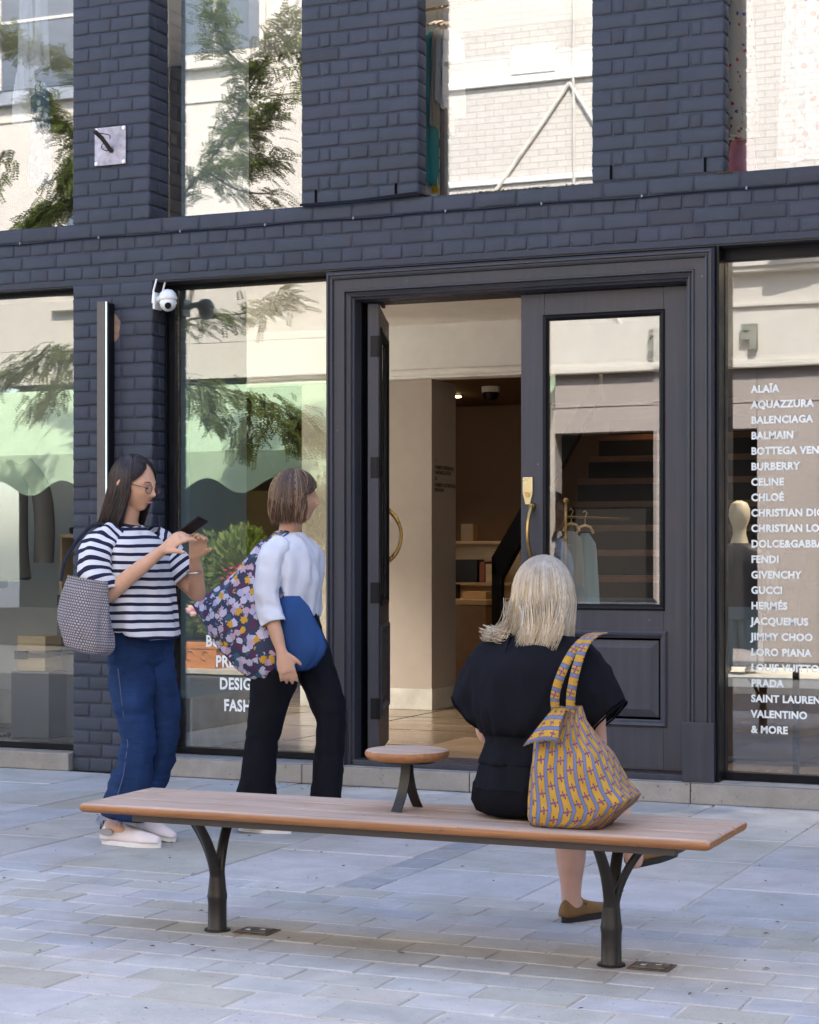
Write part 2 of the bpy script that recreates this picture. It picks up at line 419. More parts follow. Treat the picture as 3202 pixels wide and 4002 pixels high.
# horizontal band
bt = T('brick_band', 'dark blue painted brick band between shop fronts and upper windows', 'wall', (-4, 0, 2.71))
put('mortar', MB().box(-8.25, -.45, .0055, .34, 2.712, 3.049), M['joint'], bt)
zb = [(2.738, 2.812, 'h'), (2.812, 2.888, 's'), (2.888, 2.963, 'h'), (2.966, 3.046, 's')]
for (a, b_, k) in zb:
    tot = 8.25 - .45 - .0
    if k == 's': course(bt, [.229] * 30, -7.25 + .0, (a + b_) / 2, 0, 'x', round(b_ - a - JT, 4))
    else: course(bt, [.1145] * 60, -7.25 + .057, (a + b_) / 2, 0, 'x', round(b_ - a - JT, 4))
put('steel_lintel', MB().box(-8.25, -.45, .012, .13, 2.700, 2.7115), M['soffit'], bt)
put('mortar_edge', MB().box(-8.25, -.45, .004, .012, 2.708, 2.735, .001), M['joint'], bt)
put('sill_moss', MB(), None, bt) if False else None
# cable clipped along the band
cb = T('cable', 'thin dark cable clipped along the brick band', 'cable', (-4, -.01, 2.96))
pts = [(-8.2 + i * .1, -.009, 2.9645 + .0025 * sin(i * .9) - .004 * abs(sin(i * .26))) for i in range(78)]
put('wire', MB().tube(pts, .0042, 6).mesh('wire', True), M['black'], cb)
for i in range(14):
    x = -7.9 + i * .52
    put('clip', MB().box(x - .004, x + .004, -.0155, .0, 2.958, 2.972, .001), simple('dull_clip', (.22, .22, .27), .5), cb)
c2 = T('loose_cable', 'black cable drooping along the sill of the third upper window pier', 'cable', (-4.3, -.01, 3.05))
pts = [(-4.57 + .67 * t, -.012 - .01 * sin(pi * t), 3.056 + .030 * max(0, t - .45) - .004 * sin(3 * t)) for t in [i / 14 for i in range(15)]] + [(-3.86, .05, 3.058), (-3.82, .16, 3.062)]
put('wire', MB().tube(pts, .007, 7).mesh('wire', True), M['black'], c2)
put('wire', MB().tube([(p[0] + .02, p[1] - .006, p[2] - .009) for p in pts[:-2]], .005, 7).mesh('wire', True), M['black'], c2)
# weep slots as near-black strips on the face, colour standing for inner shade
wi = 0
for x, zz, lab in ((-4.483, 3.09, 'dark weep slot low in the brick pier, just right of the tree reflection window'), (-4.022, 3.09, 'dark weep slot low in the pier, left of the window with hanging clothes'), (-2.86, 3.09, 'dark weep slot low in the right upper pier, by its left edge'), (-2.385, 3.09, 'dark weep slot low in the right upper pier, by the floral dress window')):
    o = put('weep_slot', MB().box(-.0055, .0055, -.004, .004, -.034, .034, .001), M['dark_gap'], None, (x, -.0035, zz + .005)); tag(o, lab, 'weep slot', 'weep slots in the painted brick')
# moss tufts on sill
ms = MB(); r = random.Random(5)
for i in range(500):
    x = r.choice([r.uniform(-3.8, -2.97), r.uniform(-3.6, -3.2), r.gauss(-2.285, .02)]); y0 = r.uniform(-.004, .05); s_ = r.uniform(.002, .006)
    ms.ball((x, y0, 3.0515), (s_, s_, s_ * .8), 5, 3)
o = put('moss', ms, simple('sill_moss', (.10, .09, .03), .95, 0, .5, 90), kind='stuff'); o['label'] = 'dry moss and grit along the upper window sills'; o['category'] = 'moss'

# upper mass of the building, out of frame above, and its side walls
ub = T('shop_building', 'dark painted building mass above and behind the shop front', 'building', (-4, 3, UT))
put('wall', MB().box(-22, 6, .02, .34, 4.9, 7.7), M['joint'], ub)
put('roof', MB().box(-22, 6, .345, 9.6, 7.5, 7.7), M['joint'], ub)
put('wall', MB().box(-22, -8.255, .02, .34, .0, 4.895), M['joint'], ub)
put('wall', MB().box(-.445, 6, .02, .34, .0, 4.895), M['joint'], ub)
put('wall', MB().box(-16, 6, 9.3, 9.6, 0, 7.495), M['joint'], ub)
put('wall', MB().box(-22, -15.8, .345, 9.295, 0, 7.495), M['joint'], ub)
put('wall', MB().box(5.8, 6, .345, 9.295, 0, 7.495), M['joint'], ub)
for a, b_ in ((-8.25, -7.55), (-6.0, -5.5), (-4.574, -3.895), (-2.964, -2.29), (-1.15, -.45)):
    put('pier', MB().box(a, b_, .004, .095, UT, 4.895), M['joint'], ub)
put('upper_floor', MB().box(-15.8, 5.8, .345, 9.295, 2.93, 3.05), M['interior_white'], ub)
put('shop_floor_base', MB().box(-15.8, 5.8, .401, 9.295, -.01, .09), M['dark_gap'], ub)
put('ceiling', MB().box(-15.8, 5.8, .345, 9.295, 4.75, 4.85), M['interior_white'], ub)

# ================================================================== WINDOWS
def window(name, label, x0, x1, z0, z1, yg, fr, parts, glass='glass', top=True):
    t = T(name, label, 'window', (x0, yg, z0))
    fl, frr, fb, ft = fr
    fm = MB()
    if fl: fm.box(x0, x0 + fl, yg - .03, yg + .035, z0, z1, .002)
    if frr: fm.box(x1 - frr, x1, yg - .03, yg + .035, z0, z1, .002)
    if fb: fm.box(x0 + fl + .0005, x1 - frr - .0005, yg - .03, yg + .035, z0, z0 + fb, .002)
    if ft: fm.box(x0 + fl + .0005, x1 - frr - .0005, yg - .03, yg + .035, z1 - ft, z1, .002)
    if fm.v: put('frame', fm, M['black_frame'], t)
    put('pane', MB().box(x0 + fl + .001, x1 - frr - .001, yg, yg + .008, z0 + fb + .001, z1 - ft - .001), M[glass], t)
    if parts: parts(t)
    return t
W1 = window('shop_window', 'left shop window with grey blazer and strapped boxes on display', -7.55, -6.0, .1, 2.70, .125, (.02, .0, .035, .02), None)
W2 = window('shop_window', 'second shop window reflecting green awning, lettered BU PRE DESIG FASHI', -5.48, -4.418, .1065, 2.70, .185, (.05, .008, .035, .02), None)
put('filler_strip', MB().box(-5.4798, -5.466, .128, .1545, .1065, 2.70), M['black_frame'], W2)  # added black filler covering a bright strip at the frame edge
W3 = window('shop_window', 'right shop window with the white list of brand names', -2.335, -.85, .1065, 2.70, .14, (.020, .03, .04, .06), None)
U1 = window('upper_window', 'leftmost upper window with hanging scarves behind the glass', -7.55, -6.0, 3.051, 4.9, .20, (0, 0, .0, 0), None, 'glass_up')
U2 = window('upper_window', 'second upper window reflecting leafy branch on cream wall', -5.5, -4.574, 3.051, 4.9, .20, (.0, 0, .006, 0), None, 'glass_up')
U3 = window('upper_window', 'third upper window with clothes rail at its left edge', -4.45, -2.90, 3.051, 4.9, .21, (.0, 0, .02, 0), None, 'glass_up')
U4 = window('upper_window', 'rightmost upper window with red floral dress behind it', -2.85, -1.10, 3.051, 4.9, .23, (.0, 0, .02, 0), None, 'glass_up')

# ================================================================== DOORCASE
dc = T('doorcase', 'wide dark timber doorcase with stepped mouldings around the shop doors', 'doorcase', (-3.4, 0, .1))
DX0, DX1, DZ1, DZ0 = -4.418, -2.337, 2.69, .1065
# architrave profile: distance inward from outer edge (w), projection (-y)
prof = [(0, .10), (0, -.012), (.012, -.030), (.020, -.030), (.024, -.020), (.030, -.020), (.034, -.030), (.042, -.026), (.046, -.012), (.098, -.010), (.102, -.018), (.108, -.018), (.112, .002), (.122, .006), (.126, .0), (.134, .004), (.139, .018), (.147, .024), (.150, .10)]
def arch_side(side):
    m = MB(); xo = DX0 if side < 0 else DX1; s_ = 1 if side < 0 else -1
    lo = [(xo + s_ * w_, y_, DZ0 + .0) for w_, y_ in prof]; hi = [(xo + s_ * w_, y_, DZ1 - w_) for w_, y_ in prof]
    m.loft([lo, hi]); return m
put('jamb_moulding', arch_side(-1), M['frame_paint'], dc); put('jamb_moulding', arch_side(1), M['frame_paint'], dc)
m = MB(); m.loft([[(DX0 + w_, y_, DZ1 - w_) for w_, y_ in prof], [(DX1 - w_, y_, DZ1 - w_) for w_, y_ in prof]]); put('head_moulding', m, M['frame_paint'], dc)
put('plinth_block', MB().box(DX1 - .155, DX1 + .004, -.036, .10, DZ0, .395, .003), M['frame_paint'], dc)
put('plinth_block', MB().box(DX0 - .002, DX0 + .115, -.036, .10, DZ0, .395, .003), M['frame_paint'], dc)
IX0, IX1, IZ1 = DX0 + .152, DX1 - .152, DZ1 - .152
put('lining', MB().box(IX0 - .03, IX0 + .0, .101, .26, DZ0, IZ1 + .02, .002).box(IX0 + .0, IX0 + .014, .17, .26, DZ0, IZ1, .002), M['black_frame'], dc)
put('lining', MB().box(IX1 + .0, IX1 + .03, .101, .26, DZ0, IZ1 + .02, .002), M['frame_paint'], dc)
put('lining', MB().box(IX0, IX1, .101, .26, IZ1, IZ1 + .03, .002), M['frame_paint'], dc)
put('threshold', MB().box(IX0, IX1, -.012, .30, .1065, .135, .003), M['frame_paint'], dc)
put('black_post', MB().box(DX1 + .005, DX1 + .019, .004, .135, DZ0 + .0, 2.70, .003), M['black_frame'], dc)

# door leaf builder (local: hinge at x=0, leaf extends +x to W, thickness y 0..-? ), z from 0
LW, LH, LT = .875, 2.385, .058
def door_leaf(root):
    sx = .125
    g0, g1 = .80, 2.27
    put('stile', MB().box(0, sx, 0, LT, 0, LH, .003), M['door_paint'], root, world=False)
    put('stile', MB().box(LW - sx, LW, 0, LT, 0, LH, .003), M['door_paint'], root, world=False)
    put('rail', MB().box(sx + .0006, LW - sx - .0006, .001, LT - .001, LH - .115, LH, .003), M['door_paint'], root, world=False)
    put('rail', MB().box(sx + .0006, LW - sx - .0006, .001, LT - .001, .665, .79, .003), M['door_paint'], root, world=False)
    put('rail', MB().box(sx + .0006, LW - sx - .0006, .001, LT - .001, 0, .225, .003), M['door_paint'], root, world=False)
    # raised lower panel
    def beadring(x0, x1, z0, z1, wd, prj):
        m = MB()
        pr_ = [(0, .012), (0, -prj * .5), (wd * .25, -prj), (wd * .6, -prj * .8), (wd * .8, -.0), (wd, .004), (wd, .012)]
        cs = [(x0, z0, 1, 1), (x1, z0, -1, 1), (x1, z1, -1, -1), (x0, z1, 1, -1)]
        rings = [[(cx + sx_ * w_, y_, cz + sz_ * w_) for w_, y_ in pr_] for cx, cz, sx_, sz_ in cs]
        m.loft(rings + [rings[0]], False); return m
    put('panel_bead', beadring(sx - .018, LW - sx + .018, .207, .683, .036, .014), M['door_paint'], root, world=False)
    x0, x1, z0, z1 = sx + .018, LW - sx - .018, .243, .647
    m = MB(); i1 = .05
    m.loft([[(x0, .018, z0), (x1, .018, z0), (x1, .018, z1), (x0, .018, z1)],
            [(x0 + .012, .018, z0 + .012), (x1 - .012, .018, z0 + .012), (x1 - .012, .018, z1 - .012), (x0 + .012, .018, z1 - .012)],
            [(x0 + i1, .002, z0 + i1), (x1 - i1, .002, z0 + i1), (x1 - i1, .002, z1 - i1), (x0 + i1, .002, z1 - i1)]], True)
    put('raised_panel', m, M['door_paint'], root, world=False)
    put('glazing_bead', beadring(sx - .006, LW - sx + .006, .785, LH - .109, .030, .010), M['black_frame'], root, world=False)
    # bevelled pane
    x0, x1, z0, z1 = sx + .024, LW - sx - .024, .815, LH - .139; bv = .032
    m = MB(); R0 = [(x0, .012, z0), (x1, .012, z0), (x1, .012, z1), (x0, .012, z1)]
    R1 = [(x0 + bv, .0095, z0 + bv), (x1 - bv, .0095, z0 + bv), (x1 - bv, .0095, z1 - bv), (x0 + bv, .0095, z1 - bv)]
    Rb = [(x0, .017, z0), (x1, .017, z0), (x1, .017, z1), (x0, .017, z1)]
    m.loft([Rb, R0, R1], True); put('pane', m, M['glass'], root, world=False)
    return root
def handle(root, x, y, zc, sgn=-1):
    pts = []
    H = .27
    for i in range(13):
        t = i / 12; z = zc - H / 2 + H * t
        pts.append((x, y + sgn * (.012 + .06 * sin(pi * t) ** .75), z))
    m = MB().tube(pts, [.009 + .004 * abs(1 - 2 * i / 12) for i in range(13)], 10)
    h = put('pull_handle', m.mesh('pull_handle', True), M['brass'], root, world=False)
    put('rose', MB().tube([(x, y, zc + H / 2 + .002), (x, y + sgn * .016, zc + H / 2 + .002)], [.02, .014], 14).tube([(x, y, zc - H / 2 - .002), (x, y + sgn * .016, zc - H / 2 - .002)], [.02, .014], 14).mesh('rose', True), M['brass'], root, world=False)
dr = T('shop_door', 'closed right door leaf with glass pane, raised panel, brass lock and pull handle', 'door', (-3.372, .105, .145))
door_leaf(dr); handle(dr, .062, -.002, 1.17)
lk = MB().box(.012, .065, -.009, 0.0, 1.375, 1.455, .003); lk.loft([[(.012, y_, 1.375), (.065, y_, 1.375), (.05, y_, 1.318), (.027, y_, 1.318)] for y_ in (-.008, 0)])
put('lock_plate', lk, M['brass_plate'], dr, world=False)
put('keyhole_cylinder', MB().tube([(.0385, -.008, 1.365), (.0385, -.016, 1.365)], .0125, 16).mesh('k', True), M['brass'], dr, world=False)
dl = T('shop_door', 'left door leaf folded open inwards, seen edge on with black hinges', 'door', (IX0 + .092, .12, .145), rotz=radians(110.5))
door_leaf(dl); handle(dl, LW - .062, -.002, 1.17); handle(dl, LW - .062, LT + .002, 1.17, 1)
for z in (.25, .86, 1.52, 2.16):
    put('hinge', MB().box(-.004, .0, .004, .044, z - .055, z + .055, .001).tube([(-.006, .0, z - .055), (-.006, .0, z + .055)], .007, 8), M['black'], dl, world=False)
put('door_closer', MB().box(.02, .24, -.02, .0, LH + .004, LH + .018, .002), M['black'], dl, world=False)

# ================================================================== LETTERING ON GLASS
M['lettering'] = simple('white_vinyl', (.80, .84, .84), .5, 0, .02, bump=0.0)
names = ['ALAÏA', 'AQUAZZURA', 'BALENCIAGA', 'BALMAIN', 'BOTTEGA VENETA', 'BURBERRY', 'CELINE', 'CHLOÉ', 'CHRISTIAN DIOR', 'CHRISTIAN LOUBOUTIN', 'DOLCE&GABBANA', 'FENDI', 'GIVENCHY', 'GUCCI', 'HERMÉS', 'JACQUEMUS', 'JIMMY CHOO', 'LORO PIANA', 'LOUIS VUITTON', 'PRADA', 'SAINT LAURENT', 'VALENTINO', '& MORE']
zt, zb_ = 2.012, .357
for i, s_ in enumerate(names):
    me = text_mesh(s_, .049, 0.0004, .0019)
    o = put('window_lettering', me, M['lettering'], W3, (-2.193, .139, zt - (zt - zb_) * i / 22 - .017), (pi / 2, 0, 0), (.97, 1, 1))
for s_, x, z in (('BUY & SELL', -5.251, .700), ('PRE-LOVED', -5.189, .589), ('DESIGNER', -5.165, .468), ('FASHION', -5.138, .349)):
    me = text_mesh(s_, .088, 0.0004, .0028)
    put('window_lettering', me, M['lettering'], W2, (x, .184, z), (pi / 2, 0, 0), (.80, 1, 1))
# ================================================================== OTHER SIDE OF THE STREET (seen in the glass)
M['render_cream'] = simple('cream_render', (.64, .58, .50), .85, 0, .04, 3, 60, .2, .002)
M['fascia_paint'] = simple('off_white_fascia', (.58, .55, .50), .7, 0, .05, 2)
M['taupe_paint'] = simple('taupe_shopfront', (.44, .38, .345), .7, 0, .06, 2)
M['dark_opening'] = simple('dark_interior', (.018, .014, .012), .8)
def white_brick():
    b = NB('white_painted_brick'); tc = b.n('ShaderNodeNewGeometry'); sp = b.n('ShaderNodeSeparateXYZ'); b.l(tc.outputs['Position'], sp.inputs[0])
    cb_ = b.n('ShaderNodeCombineXYZ'); b.l(sp.outputs[0], cb_.inputs[0]); b.l(sp.outputs[2], cb_.inputs[1])
    bt_ = b.n('ShaderNodeTexBrick'); b.l(cb_.outputs[0], bt_.inputs['Vector']); bt_.inputs['Scale'].default_value = 1
    bt_.inputs['Brick Width'].default_value = .225; bt_.inputs['Row Height'].default_value = .075; bt_.inputs['Mortar Size'].default_value = .006
    bt_.inputs['Color1'].default_value = (.65, .61, .55, 1); bt_.inputs['Color2'].default_value = (.61, .57, .51, 1); bt_.inputs['Mortar'].default_value = (.46, .42, .37, 1)
    n = b.noise(b.world(), 12, 4)
    return b.set(b.mix(.5, bt_.outputs[0], b.ramp(n, [(.3, .85), (.7, 1.05)]), 'MULTIPLY'), .85, 0, .3, b.bump(bt_.outputs[1], -.8, .006, b.bump(n, .4, .01)))
M['white_brick'] = white_brick()
YO = -12.0
ob = T('cream_building', 'sunlit cream rendered building across the street, seen only as a reflection', 'building', (-15, YO, 0))
put('wall', MB().box(-24, -9.35, YO - .4, YO, 3.9, 10.5), M['render_cream'], ob)
put('wall', MB().box(-24, -15.6, YO - .4, YO, 0, 3.895), M['render_cream'], ob)
put('wall', MB().box(-9.9, -9.35, YO - .4, YO, 0, 3.895), M['render_cream'], ob)
put('shopfront', MB().box(-15.6, -9.9, YO - 1.2, YO - 1.0, 0, 3.895), M['dark_opening'], ob)
put('shop_soffit', MB().box(-15.6, -9.9, YO - .999, YO - .01, 3.5, 3.6), M['dark_opening'], ob)
put('shop_header', MB().box(-15.6, -9.9, YO - .1, YO - .005, 3.45, 3.895), M['render_cream'], ob)
put('stall_riser', MB().box(-15.6, -9.9, YO - .1, YO + .0, 0.02, .5, .01), M['dark_opening'], ob)
put('string_course', MB().box(-24, -9.35, YO + .0, YO + .022, 6.98, 7.02, .004), M['render_cream'], ob)
for x0, x1, z0, z1 in ((-16.6, -13.9, 7.4, 9.2), (-14.2, -13.0, 4.6, 6.2), (-12.6, -11.35, 7.6, 9.2), (-18.5, -17.2, 4.6, 6.2)):
    wn = put('window', MB().box(x0 - .08, x1 + .08, YO + .002, YO + .05, z0 - .1, z1 + .08).box(x0 - .14, x1 + .14, YO + .002, YO + .11, z0 - .2, z0 - .101), simple('grey_window_trim', (.30, .32, .36), .6) if x0 < -16 else M['render_cream'], ob)
    put('pane', MB().box(x0, x1, YO + .055, YO + .062, z0, z1), simple('grey_blind_pane', (.13, .15, .18), .15), wn)
    put('glazing_bar', MB().box((x0 + x1) / 2 - .02, (x0 + x1) / 2 + .02, YO + .063, YO + .08, z0, z1).box(x0, x1, YO + .0632, YO + .078, (z0 + z1) / 2 - .02, (z0 + z1) / 2 + .02), M['fascia_paint'], wn)
sg = T('shop_sign', 'tan board with black raised letters OITA, reflected beside the plants', 'sign', (-10.7, YO - .12, 1.2))
put('board', MB().box(-11.55, -10.0, YO - .06, YO - .02, .55, 2.0, .004), simple('tan_board', (.30, .17, .07), .6, 0, .1), sg)
for i, ch in enumerate('ATIO'):
    me = text_mesh(ch, .25, .012, .012); put('letter', me, M['black'], sg, (-11.10 + .17 * i - (.05 if i > 2 else 0) + .12, YO + .002, 1.62), (pi / 2, 0, pi), (1, 1, 1))
# awning: sloping mint canopy with a scalloped valance
aw = T('awning', 'pale mint green shop awning with wavy scalloped valance', 'awning', (-12.3, YO, 3.4))
def awmat():
    b = NB('mint_canvas'); d = b.b; n = b.noise(b.world(), 5, 3)
    c = b.ramp(n, [(.3, (.56, .72, .48)), (.7, (.64, .80, .56))]); b.set(c, .8, 0, .2)
    tr = b.n('ShaderNodeBsdfTranslucent'); b.l(c, tr.inputs[0]); mx = b.n('ShaderNodeMixShader'); mx.inputs[0].default_value = .35
    b.l(d.outputs[0], mx.inputs[1]); b.l(tr.outputs[0], mx.inputs[2]); b.l(mx.outputs[0], b.out.inputs[0]); return b.m
M['mint'] = awmat()
AX0, AX1 = -15.4, -9.55
m = MB(); m.loft([[(AX0, YO + .02, 3.36), (AX1, YO + .02, 3.36), (AX1, YO + .03, 3.33), (AX0, YO + .03, 3.33)][::1], [(AX0, YO + 1.15, 2.45), (AX1, YO + 1.15, 2.45), (AX1, YO + 1.14, 2.435), (AX0, YO + 1.14, 2.435)]])
put('canopy', m, M['mint'], aw)
m = MB(); n_ = 200
def sc(x): return .10 * abs(sin(pi * (x - AX0) / .62)) ** 1.0
top = [(AX0 + (AX1 - AX0) * i / n_) for i in range(n_ + 1)]
for yy in (YO + 1.155,):
    R_ = []
    for x in top:
        zl = 2.03 + .095 * cos(2 * pi * (x - AX0) / .98); R_.append((x, zl))
    for i in range(n_):
        a, b_ = R_[i], R_[i + 1]; k = len(m.v)
        w1 = .012 * sin(a[0] * 5); w2 = .012 * sin(b_[0] * 5)
        m.add([(a[0], yy + w1, a[1]), (b_[0], yy + w2, b_[1]), (b_[0], yy, 2.45), (a[0], yy, 2.45), (a[0], yy + w1 + .004, a[1]), (b_[0], yy + w2 + .004, b_[1]), (b_[0], yy + .004, 2.45), (a[0], yy + .004, 2.45)],
              [(0, 1, 2, 3), (7, 6, 5, 4), (0, 4, 5, 1)])
put('valance', m, M['mint'], aw)
put('arm', MB().tube([(-15.2, YO + .05, 2.5), (-15.2, YO + 1.12, 2.44)], .015, 8).tube([(-9.7, YO + .05, 2.5), (-9.7, YO + 1.12, 2.44)], .015, 8), M['black'], aw)
# the right-hand building with fascia and lettered sign
ob2 = T('white_brick_building', 'sunlit white painted brick building across the street, seen only as a reflection', 'building', (-4, YO, 0))
put('wall', MB().box(-9.345, 7, YO - .4, YO + .01, 4.5, 10.5), M['white_brick'], ob2)
for a, b_ in ((-9.345, -7.40), (-6.16, -5.95), (-5.0, 7)):
    put('shopfront_panel', MB().box(a, b_, YO - .3, YO + .0, 0, 3.30, .004), M['taupe_paint'], ob2)
for a, b_ in ((-7.395, -6.165), (-5.945, -5.005)):
    put('shopfront_panel', MB().box(a, b_, YO - .3, YO + .0, 2.62, 3.30, .004), M['taupe_paint'], ob2)
    put('doorway', MB().box(a, b_, YO - .9, YO - .8, 0, 2.61), M['dark_opening'], ob2)
    put('step', MB().box(a, b_, YO - .8, YO + .02, 0, .60 if a < -7 else .1, .004), M['taupe_paint'], ob2)
put('back_wall', MB().box(-9.34, 7, YO - 1.2, YO - .95, 0, 4.49).box(-9.34, 7, YO - .949, YO - .31, 2.63, 2.70), M['dark_opening'], ob2)
put('panel_groove', MB().box(-9.34, 7, YO + .001, YO + .012, 2.92, 2.935), M['taupe_paint'], ob2)
put('fascia', MB().box(-9.34, 7, YO - .3, YO + .05, 3.40, 4.36, .004), M['fascia_paint'], ob2)
put('fascia_moulding', MB().box(-9.34, 7, YO - .1, YO + .12, 3.305, 3.36, .01).box(-9.34, 7, YO - .1, YO + .085, 3.3605, 3.3995, .008), M['fascia_paint'], ob2)
put('cornice', MB().box(-9.34, 7, YO - .1, YO + .20, 4.3605, 4.42, .01).box(-9.34, 7, YO - .1, YO + .10, 3.98, 4.02, .008).box(-9.34, 7, YO - .1, YO + .24, 4.4205, 4.495), M['fascia_paint'], ob2)
sg2 = T('raised_sign_letters', 'grey raised sign letters on the off-white fascia, mirrored in the glass', 'sign', (-5.6, YO + .06, 3.5))
for i, (ch, x) in enumerate((('F', -4.97), ('R', -5.25), ('S', -6.05))):
    me = text_mesh(ch, .36, .05, .02); put('letter', me, simple('grey_green_letter', (.16, .18, .15), .6), sg2, (x, YO + .105, 3.52), (pi / 2, 0, pi), (1, 1, 1))
# pipe work / steel brackets on the white brick wall
pw = T('steel_bracket_frame', 'white steel ledge with diagonal braces on the white brick wall', 'bracket', (-7.5, YO, 6))
put('ledge', MB().box(-9.3, -5.2, YO + .012, YO + .07, 6.80, 6.90, .01), M['white_plastic'], pw)
put('ledge', MB().box(-9.3, -5.2, YO + .012, YO + .05, 5.62, 5.69, .01), M['white_plastic'], pw)
put('box', MB().box(-7.98, -7.42, YO + .012, YO + .09, 6.905, 7.20, .01), M['white_plastic'], pw)
put('brace', MB().tube([(-8.25, YO + .05, 5.45), (-7.25, YO + .05, 6.75)], .022, 6).tube([(-6.6, YO + .05, 5.7), (-7.25, YO + .05, 6.75)], .022, 6), simple('cream_steel', (.72, .68, .60), .6), pw)
put('drainpipe', MB().tube([(-7.2, YO + .05, 4.5), (-7.2, YO + .05, 10)], .02, 8), simple('grey_pipe', (.55, .52, .47), .6), pw)
lamp = T('wall_floodlight', 'grey tubular bracket with slack cables above the opposite fascia', 'light fitting', (-4.4, YO + .2, 4.55))
put('tube', MB().tube([(-4.75, YO + .35, 4.5), (-4.15, YO + .6, 4.86)], .06, 12).mesh('tube', True), M['chrome'], lamp)
put('cable', MB().tube([(-5.6 + i * .12, YO + .36, 4.78 - .17 * sin(pi * min(1, i / 9)) ) for i in range(10)], .008, 5), M['black'], lamp)
put('block', MB(), None, lamp) if False else None

# added unseen brick building on the right, blocks skylight from that side
eb = T('sky_blocking_building', 'unseen dark brick building added on the right to block skylight from the shop front', 'building', (10, -6, 0))
put('wall', MB().box(8.5, 14, -11.5, -.6, 0, 10), simple('dark_stock_brick', (.16, .11, .085), .85, 0, .2, 6), eb)
for j in range(3):
    for i in range(4):
        y0 = -10.6 + i * 2.6; fw = put('window', MB().box(8.42, 8.499, y0, y0 + 1.2, 1.0 + j * 3, 2.8 + j * 3), M['fascia_paint'], eb)
        put('pane', MB().box(8.40, 8.419, y0 + .08, y0 + 1.12, 1.08 + j * 3, 2.72 + j * 3), M['black'], fw)
# foliage helpers ---------------------------------------------------------------------------------
def leafmat(name, a, b_, tr_=.45):
    b = NB(name); n = b.noise(b.world(), 3.5, 3); oi = b.n('ShaderNodeNewGeometry')
    c = b.mix(oi.outputs['Random Per Island'], a, b_); c = b.mix(.5, c, b.ramp(n, [(.3, .6), (.7, 1.3)]), 'MULTIPLY')
    d = b.b; b.set(c, .5, 0, .4); tr = b.n('ShaderNodeBsdfTranslucent'); b.l(c, tr.inputs[0])
    mx = b.n('ShaderNodeMixShader'); mx.inputs[0].default_value = tr_; b.l(d.outputs[0], mx.inputs[1]); b.l(tr.outputs[0], mx.inputs[2]); b.l(mx.outputs[0], b.out.inputs[0]); return b.m
M['locust'] = leafmat('locust_leaf', (.03, .055, .010), (.19, .23, .045))
M['olive'] = leafmat('olive_leaf', (.20, .22, .11), (.30, .30, .17), .3)
M['bush'] = leafmat('bush_leaf', (.12, .2, .03), (.34, .40, .09), .35)
M['bark'] = simple('bark', (.13, .11, .09), .9, 0, .3, 12, 60, .8, .01)
rl = random.Random(21)
def frond(m, base, d, L, rr):
    """pinnate leaf: midrib with paired leaflets"""
    d = d.normalized(); side = d.cross(Vector((0, 0, 1)));
    if side.length < .1: side = Vector((1, 0, 0))
    side.normalize(); upv = side.cross(d).normalized(); side = (side * cos(rr) + upv * sin(rr)).normalized()
    n = 7; p = Vector(base)
    for i in range(n):
        t = (i + 1) / n; dd = (d + Vector((0, 0, -.55 * t))).normalized(); p = p + dd * (L / n)
        for s_ in (-1, 1):
            ll = .047 * (1 - .35 * t) * (.9 + .4 * rl.random()); a = (side * s_ + dd * .45).normalized() * ll; wv = dd * .0115
            q = p + a
            m.add([p, p + a * .5 + wv, q, p + a * .5 - wv], [(0, 1, 2, 3)])
def spray(m, mt, p0, p1, nf, L=.17, spread=.8):
    p0, p1 = Vector(p0), Vector(p1)
    for i in range(nf):
        t = rl.random(); p = p0.lerp(p1, t) + Vector((rl.gauss(0, 1), rl.gauss(0, 1), rl.gauss(-.25, .8))) * .085; ax = (p1 - p0).normalized()
        d = ax * rl.uniform(.1, .9) + Vector((rl.uniform(-1, 1), rl.uniform(-1, 1), rl.uniform(-.7, .35))) * spread
        frond(m, p, d, L * rl.uniform(.75, 1.2), rl.uniform(-.6, .6))
def curve(pts, n=8):
    out = []
    P_ = [Vector(p) for p in pts]; P_ = [P_[0] * 2 - P_[1]] + P_ + [P_[-1] * 2 - P_[-2]]
    for i in range(1, len(P_) - 2):
        for k in range(n):
            t = k / n; a, b_, c, d = P_[i - 1], P_[i], P_[i + 1], P_[i + 2]
            out.append(.5 * ((2 * b_) + (c - a) * t + (2 * a - 5 * b_ + 4 * c - d) * t * t + (3 * b_ - a - 3 * c + d) * t ** 3))
    out.append(P_[-2]); return out
tree = T('locust_tree', 'honey locust tree with feathery leaves, reflected in the left windows', 'tree', (-10.8, -8.1, 0))
tr_pts = curve([(-10.8, -8.1, 0), (-10.75, -8.1, 2.2), (-10.85, -8.0, 4.2), (-10.9, -8.1, 6.0), (-10.7, -8.0, 7.6)], 6)
put('trunk', MB().tube(tr_pts, [.11 - .07 * i / len(tr_pts) for i in range(len(tr_pts))], 10).mesh('trunk', True), M['bark'], tree)
lm = MB(); cr = MB(); HY = -8.0
